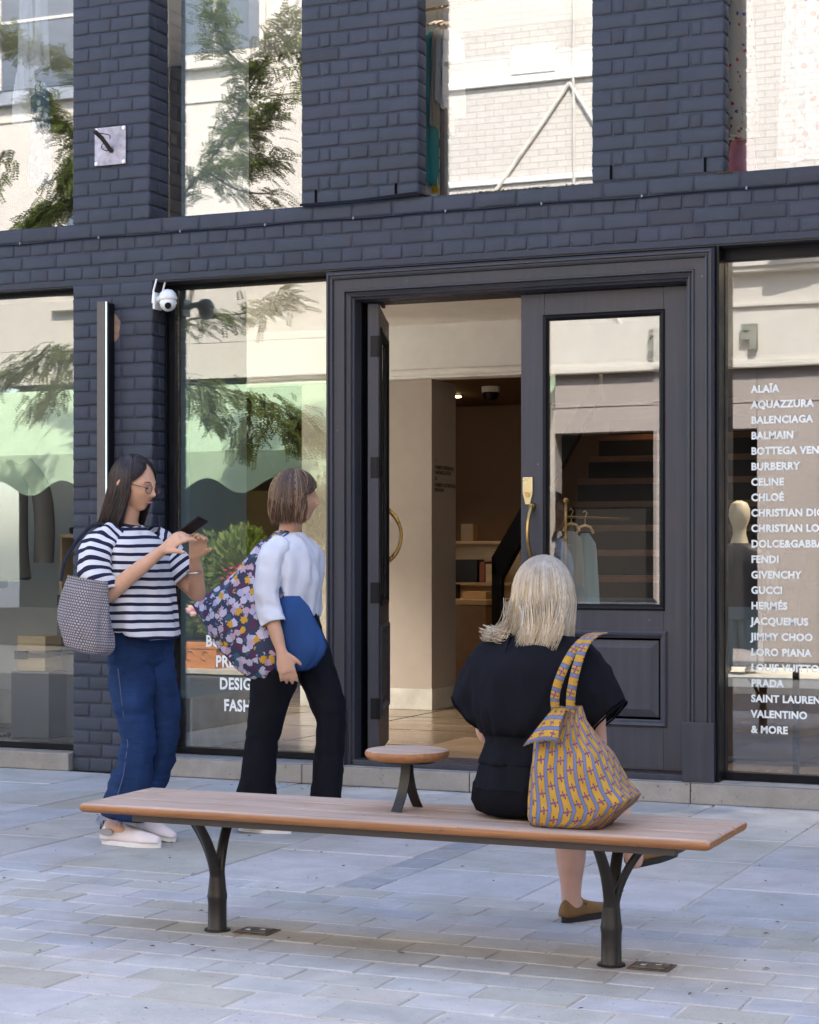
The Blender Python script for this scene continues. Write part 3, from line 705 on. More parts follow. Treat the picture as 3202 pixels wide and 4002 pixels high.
branches = [
  # right-hand crown (second upper window)
  ([(-10.85, HY, 4.4), (-10.1, HY + .1, 4.95), (-9.6, HY, 5.6), (-9.25, HY + .1, 6.1), (-8.85, HY, 6.75)], 230, .5),
  ([(-9.6, HY, 5.6), (-9.3, HY + .2, 5.55), (-8.9, HY + .3, 5.75)], 120, .5),
  ([(-9.9, HY, 5.2), (-9.5, HY + .2, 5.2), (-9.05, HY + .1, 5.25)], 130, .5),
  ([(-9.9, HY, 5.2), (-9.6, HY - .2, 5.0), (-9.2, HY - .3, 4.95)], 45, .4),
  ([(-9.25, HY, 6.1), (-9.5, HY + .3, 6.35), (-9.7, HY + .2, 6.8)], 120, .5),
  ([(-8.95, HY, 6.5), (-8.7, HY, 6.3), (-8.55, HY + .1, 5.95)], 110, .45),
  # left-hand crown (first upper window)
  ([(-10.85, HY, 4.6), (-11.3, HY, 5.0), (-11.7, HY + .1, 4.95), (-12.1, HY, 4.75)], 210, .5),
  ([(-10.9, HY, 5.2), (-11.3, HY, 5.7), (-11.6, HY + .1, 5.8), (-11.9, HY + .1, 6.15)], 170, .45),
  ([(-10.9, HY, 5.3), (-11.35, HY, 5.45), (-11.55, HY + .1, 5.2)], 150, .5),
  ([(-10.9, HY, 6.0), (-11.5, HY, 6.5), (-12.0, HY + .1, 6.7), (-12.5, HY, 6.9)], 180, .5),
  ([(-12.4, HY, 5.6), (-12.7, HY, 5.3), (-13.2, HY, 5.2)], 80, .5),
  # low branch across the second shop window
  ([(-10.8, HY, 3.3), (-10.3, HY + .2, 3.0), (-9.8, HY + .3, 2.95), (-9.2, HY + .3, 2.80), (-8.75, HY + .3, 2.60), (-8.3, HY + .2, 2.35)], 170, .4),
  ([(-9.8, HY + .3, 2.95), (-9.75, HY + .3, 2.75), (-9.55, HY + .3, 2.6)], 50, .3),
  ([(-9.2, HY + .3, 2.80), (-9.2, HY + .3, 2.5), (-9.25, HY + .3, 2.35)], 35, .3),
  ([(-8.75, HY + .3, 2.60), (-8.7, HY + .3, 2.5), (-8.6, HY + .3, 2.4)], 40, .3),
  ([(-10.8, HY, 3.5), (-10.2, HY - .3, 3.7), (-9.6, HY - .4, 3.75), (-9.0, HY - .3, 3.9)], 120, .5),
  ([(-10.8, HY, 3.3), (-11.5, HY - .2, 3.4), (-12.1, HY - .2, 3.3), (-12.6, HY, 3.0)], 150, .5),
  ([(-11.7, HY - .2, 3.4), (-11.8, HY - .2, 3.0), (-11.9, HY, 2.8)], 60, .4),
]
for pts, nf, sp in branches:
    c = curve(pts, 5); lm.tube(c, [.017 * (1 - .75 * i / len(c)) for i in range(len(c))], 6)
    for i in range(len(c) - 1):
        k = max(1, int(2.3 * nf / (len(c) - 1) * (0.55 + .9 * i / len(c))))
        spray(cr, None, c[i], c[i + 1], k, .19, sp)
put('limb', lm.mesh('limb', True), M['bark'], tree)
put('crown', cr, M['locust'], tree)

def bush(m, c, r, n, ll=.05, lw=.012, rr=rl, up=.3):
    for _ in range(n):
        a = rr.uniform(0, 2 * pi); u = rr.uniform(-1, 1); k = rr.random() ** .45
        p = Vector((c[0] + r[0] * k * cos(a) * sqrt(1 - u * u), c[1] + r[1] * k * sin(a) * sqrt(1 - u * u), c[2] + r[2] * k * u))
        d = (p - Vector(c)).normalized() + Vector((rr.uniform(-.7, .7), rr.uniform(-.7, .7), rr.uniform(-.4, .7) + up)); d.normalize()
        s_ = d.cross(Vector((rr.uniform(-1, 1), rr.uniform(-1, 1), rr.uniform(-1, 1)))).normalized() * lw
        L = ll * rr.uniform(.7, 1.3); m.add([p, p + d * L * .5 + s_, p + d * L, p + d * L * .5 - s_], [(0, 1, 2, 3)])
M['terracotta'] = simple('terracotta', (.60, .24, .09), .85, 0, .15, 9, 50, .3, .002)
def rpot(t, x, y, z, w_, h_, d_=.34):
    m = MB(); rings = []
    for k, zz in ((.88, 0), (.90, .02), (.95, h_ - .07)): rings.append([(x - w_ / 2 * k, y - d_ / 2 * k, z + zz), (x + w_ / 2 * k, y - d_ / 2 * k, z + zz), (x + w_ / 2 * k, y + d_ / 2 * k, z + zz), (x - w_ / 2 * k, y + d_ / 2 * k, z + zz)])
    m.loft(rings); p = put('pot', m, M['terracotta'], t)
    put('rim', MB().box(x - w_ / 2, x + w_ / 2, y - d_ / 2, y + d_ / 2, z + h_ - .069, z + h_, .01), M['terracotta'], p)
    sw = MB()
    for k in range(3):
        xx = x - w_ * .28 + k * w_ * .28
        sw.tube([(xx + .05 * cos(a / 5), y + d_ / 2 * .96, z + h_ * .5 + .045 * sin(a / 5)) for a in range(0, 26, 3)], .008, 5)
    put('relief', sw, M['terracotta'], p)
    put('soil', MB().box(x - w_ / 2 + .03, x + w_ / 2 - .03, y - d_ / 2 + .03, y + d_ / 2 - .03, z + h_ - .001, z + h_ + .004), simple('soil', (.05, .035, .02), .95), p)
plinth = T('stone_ledge', 'low pale stone ledge carrying the terracotta planters', 'ledge', (-9, -7.4, 0))
put('slab', MB().box(-9.98, -7.7, -7.62, -7.18, 0.02, .07, .006), simple('pale_stone', (.5, .45, .38), .8), plinth)
for i, (x, w_, lab, kind) in enumerate(((-9.62, .62, 'terracotta planter with pale pink flowers, leftmost on the reflected ledge', 'pink'), (-8.78, .62, 'terracotta planter with bright magenta flowers and tall green bush', 'mag'), (-8.08, .44, 'terracotta planter with a tall grey olive bush at the window edge', 'olive'), (-10.6, .6, 'terracotta planter with low green bush, hidden past the brick pier', 'g'))):
    t = T('planter', lab, 'planter', (x, -7.4, .07), 'terracotta planters on the ledge')
    rpot(t, x, -7.4, .07, w_, .26)
    fo = MB(); fl = MB()
    if kind == 'pink':
        bush(fo, (x - .0, -7.4, .55), (.3, .2, .14), 500); [fl.ball((x + rl.uniform(-.28, .1), -7.3 + rl.uniform(-.1, .12), .60 + rl.uniform(0, .09)), .035, 6, 4) for _ in range(16)]
        bush(fo, (-9.55, -7.5, 1.0), (.18, .15, .45), 500, .07)
        put('flowers', fl, simple('pale_pink_petals', (.85, .5, .52), .7), t)
    elif kind == 'mag':
        bush(fo, (-9.15, -7.45, 1.05), (.32, .22, .42), 2600, .09, .014); bush(fo, (-8.8, -7.4, .7), (.35, .2, .35), 900, .08, .012)
        for _ in range(60): fl.ball((-8.98 + rl.gauss(0, .1), -7.2 + rl.uniform(-.05, .05), 1.0 + rl.gauss(0, .055)), .018, 5, 3)
        put('flowers', fl, simple('magenta_petals', (.85, .02, .22), .6), t)
    elif kind == 'olive':
        bush(fo, (-8.2, -7.4, 1.25), (.26, .2, .75), 3600, .055, .009); bush(fo, (-8.15, -7.4, 2.1), (.14, .1, .3), 180, .06, .007)
    else: bush(fo, (x, -7.4, .6), (.3, .2, .3), 900)
    put('foliage', fo, M['olive'] if kind == 'olive' else M['bush'], t)
    put('stem', MB().tube([(x, -7.4, .4), (x - .05, -7.4, .9)], .012, 6), M['bark'], t)
# ================================================================== SHOP INTERIOR
M['floor_stone'] = simple('polished_interior_floor', (.17, .125, .085), .22, 0, .12, 2, 30, .05, stretch=(1, 3, 1))
M['mat_tan'] = simple('tan_entrance_mat', (.21, .14, .08), .9, 0, .12, 30, 200, .5)
M['marble'] = simple('grey_marble', (.50, .49, .45), .35, 0, .22, 6, 20, .05)
M['light_wood'] = simple('light_plywood', (.55, .40, .23), .5, 0, .1, 5, 60, .1, stretch=(1, 1, 8))
M['tread_wood'] = simple('dark_oak_tread', (.11, .05, .025), .4, 0, .2, 8, 60, .1)
M['grey_box'] = simple('charcoal_card', (.10, .10, .11), .6)
itf = bpy.data.objects.new('shop_floor', MB().box(-15.7, 5.7, .402, 9.29, .0905, .102).mesh('shop_floor')); COL.objects.link(itf); itf.data.materials.append(M['floor_stone']); itf['kind'] = 'structure'
for k in range(6):
    put('floor_joint', MB().box(-9, -1, 1.1 + k * .9, 1.108 + k * .9, .102, .1032), M['dark_gap'], itf)
for x in (-6.4, -5.2, -4.0, -2.8): put('floor_joint', MB().box(x, x + .008, .41, 8, .1021, .1034), M['dark_gap'], itf)
o = put('entrance_mat', MB().box(-4.26, -2.5, .302, 1.55, .1035, .116, .003), M['mat_tan']); tag(o, 'tan entrance mat just inside the open shop door', 'mat')
ct = T('shop_ceiling', 'off-white shop ceiling with a dropped beam across the room', 'ceiling', (-4, 3, 2.8))
put('ceiling_panel', MB().box(-15.7, 5.7, .345, 3.9, 2.84, 2.90), M['interior_white'], ct)
put('bulkhead', MB().box(-15.7, 5.7, 3.44, 3.60, 2.50, 2.839), M['interior_white'], ct)
put('bulkhead_moulding', MB().tube([(-15.7, 3.425, 2.495), (5.7, 3.425, 2.495)], .028, 10).box(-15.7, 5.7, 3.40, 3.60, 2.452, 2.47, .004).mesh('bm', True), M['interior_white'], ct)
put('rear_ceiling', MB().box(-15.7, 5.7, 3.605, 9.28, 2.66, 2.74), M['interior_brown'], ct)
pl = T('interior_pillar', 'beige square pillar with grey marble skirting inside the shop', 'pillar', (-5.6, 3.6, .1))
put('shaft', MB().box(-6.3, -5.272, 3.46, 3.915, .25, 2.451), M['interior_beige'], pl)
put('skirting', MB().box(-6.31, -5.265, 3.452, 3.922, .1025, .249, .003), M['marble'], pl)
for i, (s_, z) in enumerate((('1', 1.865), ("WOMEN'S SUPERBRANDS", 1.815), ('HANDBAGS & SHOES', 1.78), ('GF', 1.735), ("WOMEN'S CONTEMPORARY", 1.69), ('MENSWEAR', 1.655))):
    put('directory_lettering', text_mesh(s_, .038, .0003, .0008), M['black'], pl, (-5.2705, 3.52, z), (pi / 2, 0, pi / 2), (.78, 1, 1))
bw = T('rear_walls', 'dim brown walls at the back of the shop', 'wall', (-5, 8, 0))
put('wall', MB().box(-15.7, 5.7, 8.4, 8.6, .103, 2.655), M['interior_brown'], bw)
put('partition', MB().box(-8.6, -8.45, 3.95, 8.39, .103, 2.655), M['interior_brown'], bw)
# party wall return behind the brick pier (seen through the second window)
rw = T('display_return_wall', 'plain blue-grey painted wall just inside the second window', 'wall', (-5.5, .4, .1))
M['return_grey'] = simple('blue_grey_return_paint', (.27, .36, .40), .7, 0, .03)
put('panel', MB().box(-5.56, -5.445, .345, 1.02, .103, 2.835), M['return_grey'], rw)
put('skirting', MB().box(-5.57, -5.430, .345, 1.03, .1035, .40, .003), M['marble'], rw)
# spotlights: small lit lamps in the ceiling
M['lit'] = NB('lit_spot').m; nb = M['lit'].node_tree.nodes['Principled BSDF']; nb.inputs['Emission Color'].default_value = (1, .66, .28, 1); nb.inputs['Emission Strength'].default_value = 14; nb.inputs['Base Color'].default_value = (1, .8, .5, 1)
def spot(x, y, z, lab, pw=22, grp='warm ceiling spotlights', col=(1, .62, .3)):
    t = T('ceiling_spotlight', lab, 'spotlight', (x, y, z), grp)
    put('trim', MB().box(x - .09, x + .09, y - .05, y + .05, z - .006, z + .001, .002), M['black'], t)
    put('bulb', MB().lathe([(.0, -.018), (.028, -.016), (.028, -.007)], (x - .04, y, z), 12), M['lit'], t)
    put('bulb', MB().lathe([(.0, -.018), (.028, -.016), (.028, -.007)], (x + .04, y, z), 12), M['lit'], t)
    ld = bpy.data.lights.new('spot_glow', 'SPOT'); ld.energy = pw; ld.color = col; ld.spot_size = radians(110); ld.spot_blend = .6; ld.shadow_soft_size = .06
    lo = bpy.data.objects.new('spot_glow', ld); COL.objects.link(lo); lo.parent = t; lo.location = (0, 0, -.03); return t
spot(-6.62, 7.2, 2.658, 'pair of warm lit ceiling spots furthest back, seen through the open door', 9)
spot(-6.35, 5.2, 2.658, 'pair of warm lit ceiling spots above the brown counter', 9)
spot(-4.2, 5.4, 2.658, 'pair of warm lit ceiling spots over the staircase', 4)
spot(-3.2, 2.0, 2.838, 'pair of pale lit ceiling spots inside the right window', 18, col=(1, .82, .62))
spot(-1.7, 1.6, 2.838, 'pair of pale lit ceiling spots above the mannequin', 60, col=(1, .85, .68))
spot(-6.9, 1.7, 2.838, 'pair of pale ceiling spots added to brighten the grey blazer display', 230, col=(1, .9, .78))  # unseen lamp, strong so the display wall behind comes up pale
spot(-3.9, 1.1, 4.748, 'added ceiling spot brightening the clothes rail upstairs', 30, col=(1, .86, .7))  # unseen lamp, put in to lift the dark clothes in this window
spot(-2.2, 1.0, 4.748, 'lit ceiling spot above the floral dresses upstairs', 30, col=(1, .86, .7))
spot(-6.6, 1.0, 4.748, 'added ceiling spot brightening the scarves upstairs', 14, col=(1, .95, .9))  # unseen lamp, put in to light the leftmost upper window
dm = T('dome_camera', 'small dark dome camera on the rear shop ceiling', 'security camera', (-5.95, 6.4, 2.6))
put('dome', MB().ball((-5.95, 6.4, 2.59), .07, 14, 10), M['black'], dm); put('base', MB().lathe([(.08, 0), (.08, .05)], (-5.95, 6.4, 2.605), 16), M['interior_white'], dm)
# staircase with wooden treads and black risers, steel balustrade
sta = T('staircase', 'dark oak open staircase with black steel balustrade behind the right door', 'staircase', (-4.2, 4.3, .1))
for i in range(11):
    z = .27 + i * .185; x0 = -4.95 + 0; y = 3.0 + i * .27
    if z > 2.35: break
    put('tread', MB().box(-4.75, -3.2, y, y + .31, z, z + .045, .004), M['tread_wood'], sta)
    put('riser', MB().box(-4.75, -3.2, y + .27, y + .285, z + .0455, z + .184), M['black'], sta)
put('post', MB().box(-5.20, -5.125, 4.46, 4.535, .103, 1.18, .004), M['black'], sta)
put('handrail', MB().loft([[(-5.20, 4.46, 1.06), (-5.125, 4.46, 1.06), (-5.125, 4.53, 1.06), (-5.20, 4.53, 1.06)], [(-5.20, 4.46, 1.181), (-5.125, 4.46, 1.181), (-5.125, 4.53, 1.181), (-5.20, 4.53, 1.181)]]).loft([[(-5.20, 4.455, 1.18), (-5.20, 4.54, 1.18), (-5.125, 4.54, 1.02), (-5.125, 4.455, 1.02)], [(-4.35, 4.455, 2.55), (-4.35, 4.54, 2.55), (-4.35, 4.54, 2.37), (-4.35, 4.455, 2.37)]]), M['black'], sta)
# counter and back shelf
cn = T('counter', 'tan leather-fronted counter deep inside the shop', 'counter', (-5.9, 5.4, .1))
put('front', MB().box(-7.6, -5.57, 5.3, 6.0, .103, .80, .01), simple('tan_leather', (.30, .17, .09), .5, 0, .15), cn)
put('top', MB().box(-7.62, -5.55, 5.28, 6.02, .801, .84, .004), M['light_wood'], cn)
sh = T('lit_shelf', 'warm lit display shelf with boxes behind the counter', 'shelf', (-6.5, 7.2, .1))
put('back', MB().box(-7.8, -5.75, 7.2, 7.24, .103, 1.32), M['light_wood'], sh)
for z in (.62, .93, 1.30): put('shelf_board', MB().box(-7.8, -5.75, 6.88, 7.199, z, z + .025), M['light_wood'], sh)
put('side', MB().box(-5.748, -5.72, 6.87, 7.25, .103, 1.33), M['light_wood'], sh)
def prop(name, lab, cat, box, mt, grp=None):
    o = put(name, MB().box(*box, .004), mt); return tag(o, lab, cat, grp)
prop('gift_box', 'black box standing on the middle lit shelf', 'box', (-6.55, -6.28, 6.92, 7.1, .956, 1.16), M['black'])
prop('book', 'red-brown book beside the black box on the lit shelf', 'book', (-6.26, -6.21, 6.92, 7.1, .956, 1.14), simple('redbrown', (.25, .06, .03), .6))
prop('book', 'cream book right of the red-brown book on the lit shelf', 'book', (-6.2, -6.13, 6.92, 7.1, .956, 1.12), M['light_wood'])
prop('vase', 'small clear square vase on top of the lit shelf', 'vase', (-6.45, -6.33, 6.95, 7.07, 1.326, 1.48), simple('amber_vase', (.3, .22, .14), .2))
prop('handbag', 'dark handbag lying on the counter top', 'handbag', (-6.25, -5.95, 5.5, 5.7, .841, .96), M['black'])
prop('shoe_box', 'pale box on the counter right of the dark handbag', 'box', (-5.85, -5.65, 5.5, 5.7, .841, .90), M['light_wood'])

# ---------------------------------------------------------------- garments
def flower_cloth(name, base, cols, scale=9.0, density=.16, rough=.85, wig=.35):
    b = NB(name); v = b.coord('Object')
    vo = b.n('ShaderNodeTexVoronoi'); vo.inputs['Scale'].default_value = scale; b.l(v, vo.inputs['Vector'])
    nz = b.noise(v, scale * 3, 2); dd = b.math('ADD', vo.outputs['Distance'], b.math('MULTIPLY', b.math('SUBTRACT', nz, .5), wig))
    mask = b.ramp(dd, [(density + .12, 1), (density + .15, 0)])
    sep = b.n('ShaderNodeSeparateColor'); b.l(vo.outputs['Color'], sep.inputs[0])
    stops = [((i + .5) / len(cols) - .5 / len(cols), c) for i, c in enumerate(cols)]
    cc = b.ramp(sep.outputs[0], stops, 'CONSTANT')
    return b.set(b.mix(mask, base, cc), rough, 0, .2, b.bump(b.noise(v, 300, 2), .2, .001))
def cloth(name, c, rough=.9, var=.08): return simple(name, c, rough, 0, var, 4, 260, .3, .0012, .2)
M['dress_lemon'] = flower_cloth('lemon_flower_cotton', (.75, .74, .70), [(.03, .10, .55), (.75, .45, .03), (.03, .12, .6), (.08, .2, .05), (.5, .05, .1)], 14, .26)
M['dress_red'] = flower_cloth('red_flower_cotton', (.70, .62, .50), [(.6, .02, .03), (.5, .05, .05), (.05, .25, .08), (.5, .2, .25), (.1, .1, .35)], 26, .10)
def garment(name, lab, cat, x, y, ztop, L, w0, w1, depth, mat, rotz=0.0, folds=5, amp=.012, sleeves=0, hang=True, grp=None, seed=1):
    t = T(name, lab, cat, (x, y, ztop), grp, rotz); r = random.Random(seed)
    ph = r.uniform(0, 6); rings = []; N = 36; K = 14
    for k in range(K + 1):
        t_ = k / K; zz = -L * t_; W = (w0 + (w1 - w0) * t_ ** .8) * (min(1, .35 + t_ * 9) if k < 2 else 1)
        D_ = depth * (.45 + .55 * min(1, t_ * 3)); ring = []
        for i in range(N):
            a = 2 * pi * i / N; f = 1 + amp / max(W, .05) * 3 * t_ ** .6 * sin(folds * a + ph + 1.5 * sin(t_ * 3))
            ring.append((W * cos(a) * f, D_ * sin(a) * f, zz + .01 * sin(3 * a + ph) * t_))
        rings.append(ring)
    m = MB(); m.loft(rings, True); body = put('cloth', m.mesh('cloth', True), mat, t, world=False)
    if sleeves:
        for s_ in (-1, 1):
            c = curve([(s_ * w0 * .8, 0, -.03), (s_ * (w0 + .07), 0, -.16), (s_ * (w0 + .10), .01, -sleeves * .6), (s_ * (w0 + .09), .03, -sleeves)], 4)
            put('sleeve', MB().tube(c, [(.045, .065)] * 2 + [(.05, .062)] * (len(c) - 2), 14).mesh('sleeve', True), mat, t, world=False)
    if hang:
        put('hanger', MB().tube([(-w0 * .85, 0, .0), (-.04, 0, .035), (0, 0, .045), (.04, 0, .035), (w0 * .85, 0, .0)], .008, 6).tube([(0, 0, .04), (0, 0, .09), (.015, 0, .115), (.0, 0, .13), (-.015, 0, .12)], .0025, 6), M['light_wood'], t, world=False)
    return t
# upper third window: clothes rail seen end-on
ra = T('clothes_rail', 'brass rail holding clothes at the left of the third upper window', 'clothes rail', (-4.3, .9, 4.2))
put('rail', MB().tube([(-4.75, .85, 4.23), (-3.1, .62, 4.27)], .009, 8), M['brass'], ra)
put('post', MB().tube([(-4.74, .85, 3.06), (-4.74, .85, 4.23)], .012, 8), M['chrome'], ra)
GX = [(-4.05, 4.08, M.setdefault('teal', cloth('teal_cloth', (.03, .25, .27))), .85, 'teal dress on the upper rail, leftmost in the window'), (-4.018, 4.08, M.setdefault('beige_knit', cloth('beige_knit', (.42, .36, .29))), .55, 'beige knit top on the upper rail beside the teal dress'),
      (-3.985, 4.07, M.setdefault('pale_shirt', cloth('pale_grey_shirt', (.58, .56, .54))), .42, 'pale grey shirt on the upper rail'), (-3.955, 4.07, M.setdefault('white_shirt', cloth('white_shirt', (.72, .71, .70))), .45, 'white shirt on the upper rail, nearest the glass reflection')]
for i, (x, z, mt, L, lab) in enumerate(GX):
    garment('hanging_garment', lab, 'clothing', x, .62, z, L, .14, .155, .017, mt, radians(89), 5, .008, 0, True, 'clothes on the upper rail', seed=i)
garment('flower_dress', 'white dress with blue flowers and lemons low in the third upper window', 'dress', -4.085, .60, 3.78, .70, .05, .075, .03, M['dress_lemon'], radians(30), 6, .012, 0, False, seed=8)
rk = T('wooden_rack', 'dark wooden upright of a display rack in the third upper window', 'rack', (-4.0, .55, 3.06))
put('upright', MB().box(-3.985, -3.955, .50, .54, 3.055, 3.84, .003), simple('grey_brown_wood', (.16, .12, .09), .6), rk)
put('shelf', MB().box(-3.99, -3.1, .48, .9, 3.845, 3.865, .003), simple('pale_shelf', (.5, .5, .5), .5), rk)
garment('floral_dress', 'cream dress with red and green flowers at the left edge of the rightmost upper window', 'dress', -2.345, .46, 4.45, 1.14, .05, .085, .045, M['dress_red'], radians(20), 4, .01, 0, False, seed=3)
garment('pink_underskirt', 'pink satin skirt showing below the cream floral dress', 'skirt', -2.325, .50, 3.32, .22, .05, .06, .035, cloth('pink_satin', (.55, .22, .30), .5), 0, 4, .01, 0, False, seed=4)
garment('coral_floral_dress', 'pale dress with coral flowers in the rightmost upper window', 'dress', -2.02, .55, 4.4, 1.2, .07, .11, .05, flower_cloth('coral_flower_cloth', (.70, .66, .64), [(.6, .15, .08), (.55, .2, .15), (.3, .3, .35)], 20, .2), 0, 5, .01, 0, False, seed=5)
# scarves in the leftmost upper window
for i, (x, y, zt_, L, w_, mt, lab) in enumerate(((-6.60, .42, 4.62, .70, .035, 'white_shirt', 'long white scarf hanging in the leftmost upper window, middle one'), (-6.49, .42, 4.62, .55, .03, 'white_shirt', 'white scarf hanging nearest the brick pier, leftmost upper window'), (-6.86, .42, 4.62, .52, .045, 'pale_shirt', 'grey-blue scarf at the far left of the leftmost upper window'), (-6.66, .5, 4.1, .32, .05, 'white_shirt', 'short white cloth hanging below the scarves'))):
    garment('scarf', lab, 'scarf', x, y, zt_, L, w_, w_ * 1.25, .012, M[mt], radians(8 * i), 4, .008, 0, False, 'scarves in the leftmost upper window', seed=20 + i)
garment('blue_patterned_scarf', 'blue scarf with white palm pattern in the leftmost upper window', 'scarf', -6.555, .5, 4.02, .62, .055, .06, .014, flower_cloth('blue_palm_print', (.05, .11, .22), [(.6, .65, .7), (.45, .55, .65)], 22, .22), 0, 4, .008, 0, False, seed=31)

# upstairs walls pale, so the glass does not look into a void
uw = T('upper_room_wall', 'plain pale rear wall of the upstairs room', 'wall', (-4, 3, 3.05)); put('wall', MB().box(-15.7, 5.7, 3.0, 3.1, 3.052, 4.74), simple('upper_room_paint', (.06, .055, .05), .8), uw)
put('return_panel', MB().box(-5.50, -5.42, .345, 1.0, 3.055, 4.74), M['return_grey'], uw)

# left shop window display
M['wool'] = cloth('grey_brown_wool', (.17, .15, .135), .95)
garment('grey_blazer', 'grey-brown blazer on a stand in the left shop window', 'jacket', -6.90, .62, 1.78, .72, .15, .17, .10, M['wool'], radians(20), 2, .006, .62, False, seed=12)
prop('garment_stand_base', 'round steel base of the blazer stand', 'stand base', (-7.1, -6.9, .55, .7, .103, .115), M['chrome'])
o = put('teal_bag', MB().box(-7.12, -6.93, .62, .72, 1.0, 1.08, .02), M['teal']); tag(o, 'small teal bag below the grey blazer sleeve', 'bag')
lw_ = T('display_wall', 'pale grey wall behind the blazer in the left shop window', 'wall', (-7, 1.3, .1))
put('panel', MB().box(-9.5, -6.35, 1.35, 1.45, .103, 2.835), M['interior_grey'], lw_); put('skirting', MB().box(-9.5, -6.34, 1.34, 1.352, .1035, .33, .003), M['marble'], lw_)
o = put('wooden_display_box', MB().box(-6.80, -6.60, .62, .86, .505, .715, .003), M['light_wood']); tag(o, 'light plywood box with black strap on a charcoal plinth, left window', 'box')
o = put('strap', MB().box(-6.806, -6.594, .615, .865, .585, .615, .002).box(-6.81, -6.72, .605, .616, .575, .625, .003), M['black']); tag(o, 'black buckled strap around the plywood box', 'strap')
o = put('charcoal_plinth', MB().box(-6.83, -6.56, .60, .95, .104, .503, .003), M['grey_box']); tag(o, 'charcoal square plinth below the strapped plywood box', 'plinth')
fr_ = T('wooden_frame_box', 'open light wood frame box on a tall charcoal plinth, by the brick pier', 'display box', (-6.5, .8, .9))
fb = MB(); fb.box(-6.62, -6.60, .8, 1.0, .965, 1.33).box(-6.38, -6.36, .8, 1.0, .965, 1.33).box(-6.599, -6.381, .8, 1.0, 1.31, 1.33).box(-6.599, -6.381, .8, 1.0, .965, .985)
put('frame', fb, M['light_wood'], fr_); put('back', MB().box(-6.599, -6.381, .99, .999, .986, 1.309), M['interior_brown'], fr_)
o = put('tall_plinth', MB().box(-6.63, -6.35, .79, 1.05, .104, .962, .003), M['grey_box']); tag(o, 'tall charcoal plinth under the open wooden frame box', 'plinth')
o = put('shoe', MB().box(-6.58, -6.46, .84, .9, 1.331, 1.375, .015).box(-6.5, -6.46, .84, .9, 1.37, 1.43, .01), M['black']); tag(o, 'small black shoe standing on the wooden frame box', 'shoe')

# rail with blue clothes behind the door glass
r2 = T('clothes_rail', 'slim brass clothes rail behind the door glass', 'clothes rail', (-3.5, 1.2, .1))
put('rail', MB().tube([(-3.52, 1.25, .11), (-3.52, 1.25, 1.50)], .009, 8).tube([(-3.52, 1.25, 1.42), (-3.40, 2.1, 1.42)], .007, 8).ball((-3.52, 1.25, 1.51), .018), M['brass'], r2)
garment('hanging_shirt', 'sleeveless grey top on the rail behind the door glass', 'clothing', -3.515, 1.33, 1.34, .62, .07, .085, .03, cloth('blue_grey_jersey', (.22, .25, .28)), radians(60), 5, .01, 0, True, seed=41)
garment('denim_dress', 'pale blue denim dress on the rail behind the door glass', 'clothing', -3.475, 1.46, 1.33, .85, .075, .095, .035, cloth('pale_denim', (.17, .25, .31)), radians(60), 5, .014, 0, True, seed=42)

# right window: mannequin on a pale platform
pf_ = T('display_platform', 'low pale platform below the mannequin in the right window', 'platform', (-2.2, 1.4, .1))
put('top', MB().box(-3.2, -.6, 1.0, 1.9, .50, .555, .006), M['interior_white'], pf_); put('base', MB().box(-3.1, -.7, 1.1, 1.8, .103, .499), M['tread_wood'], pf_)
mq = T('mannequin', 'headed cream mannequin in dark top and grey trousers, right shop window', 'mannequin', (-2.53, 1.35, .55))
M['mannequin_skin'] = simple('mannequin_cream', (.62, .54, .42), .35, 0, .03)
X, Y = -2.545, 1.35
def ell(cx, cy, z, rx, ry, n=20): return [(cx + rx * cos(2 * pi * k / n), cy + ry * sin(2 * pi * k / n), z) for k in range(n)]
hd = MB().loft([ell(X, Y, z, rx, ry) for z, rx, ry in ((1.24, .10, .06), (1.27, .05, .045), (1.32, .036, .04), (1.36, .038, .045), (1.385, .05, .06), (1.42, .058, .075), (1.46, .056, .074), (1.49, .042, .058), (1.505, .015, .02))])
put('head', hd.mesh('head', True), M['mannequin_skin'], mq)
bd = MB().loft([ell(X, Y, z, rx, ry) for z, rx, ry in ((.92, .115, .085), (1.0, .10, .075), (1.08, .105, .08), (1.16, .13, .085), (1.22, .135, .07), (1.255, .09, .055), (1.27, .05, .045))])
bd.tube([(X + .12, Y, 1.21), (X + .17, Y - .01, 1.1), (X + .19, Y - .04, .98), (X + .15, Y - .1, .9)], [.042, .04, .035, .03], 12).tube([(X - .12, Y, 1.21), (X - .16, Y, 1.1), (X - .17, Y - .02, .95)], [.042, .04, .032], 12)
put('top', bd.mesh('top', True), cloth('charcoal_satin', (.045, .045, .055), .5), mq)
lg = MB().loft([ell(X, Y, z, rx, ry) for z, rx, ry in ((.85, .125, .09), (.93, .105, .08))])
for s_ in (-1, 1): lg.tube([(X + s_ * .055, Y, .9), (X + s_ * .06, Y - .01, .78), (X + s_ * .065, Y, .66), (X + s_ * .07, Y, .60)], [.07, .068, .065, .066], 14)
put('trousers', lg.mesh('trousers', True), cloth('blue_grey_trousers', (.12, .16, .20)), mq)
put('foot', MB().ball((X + .07, Y - .03, .575), (.03, .07, .022)).ball((X - .07, Y - .03, .575), (.03, .07, .022)), M['mannequin_skin'], mq)
sgn = T('black_sign_card', 'small black card with pale text standing in the right window', 'sign', (-2.0, .9, .9))
put('card', MB().box(-2.11, -2.0, .5, .506, 1.03, 1.22, .002), M['black'], sgn)
put('easel', MB().box(-2.07, -2.04, .5065, .53, .10, 1.04), M['black'], sgn)

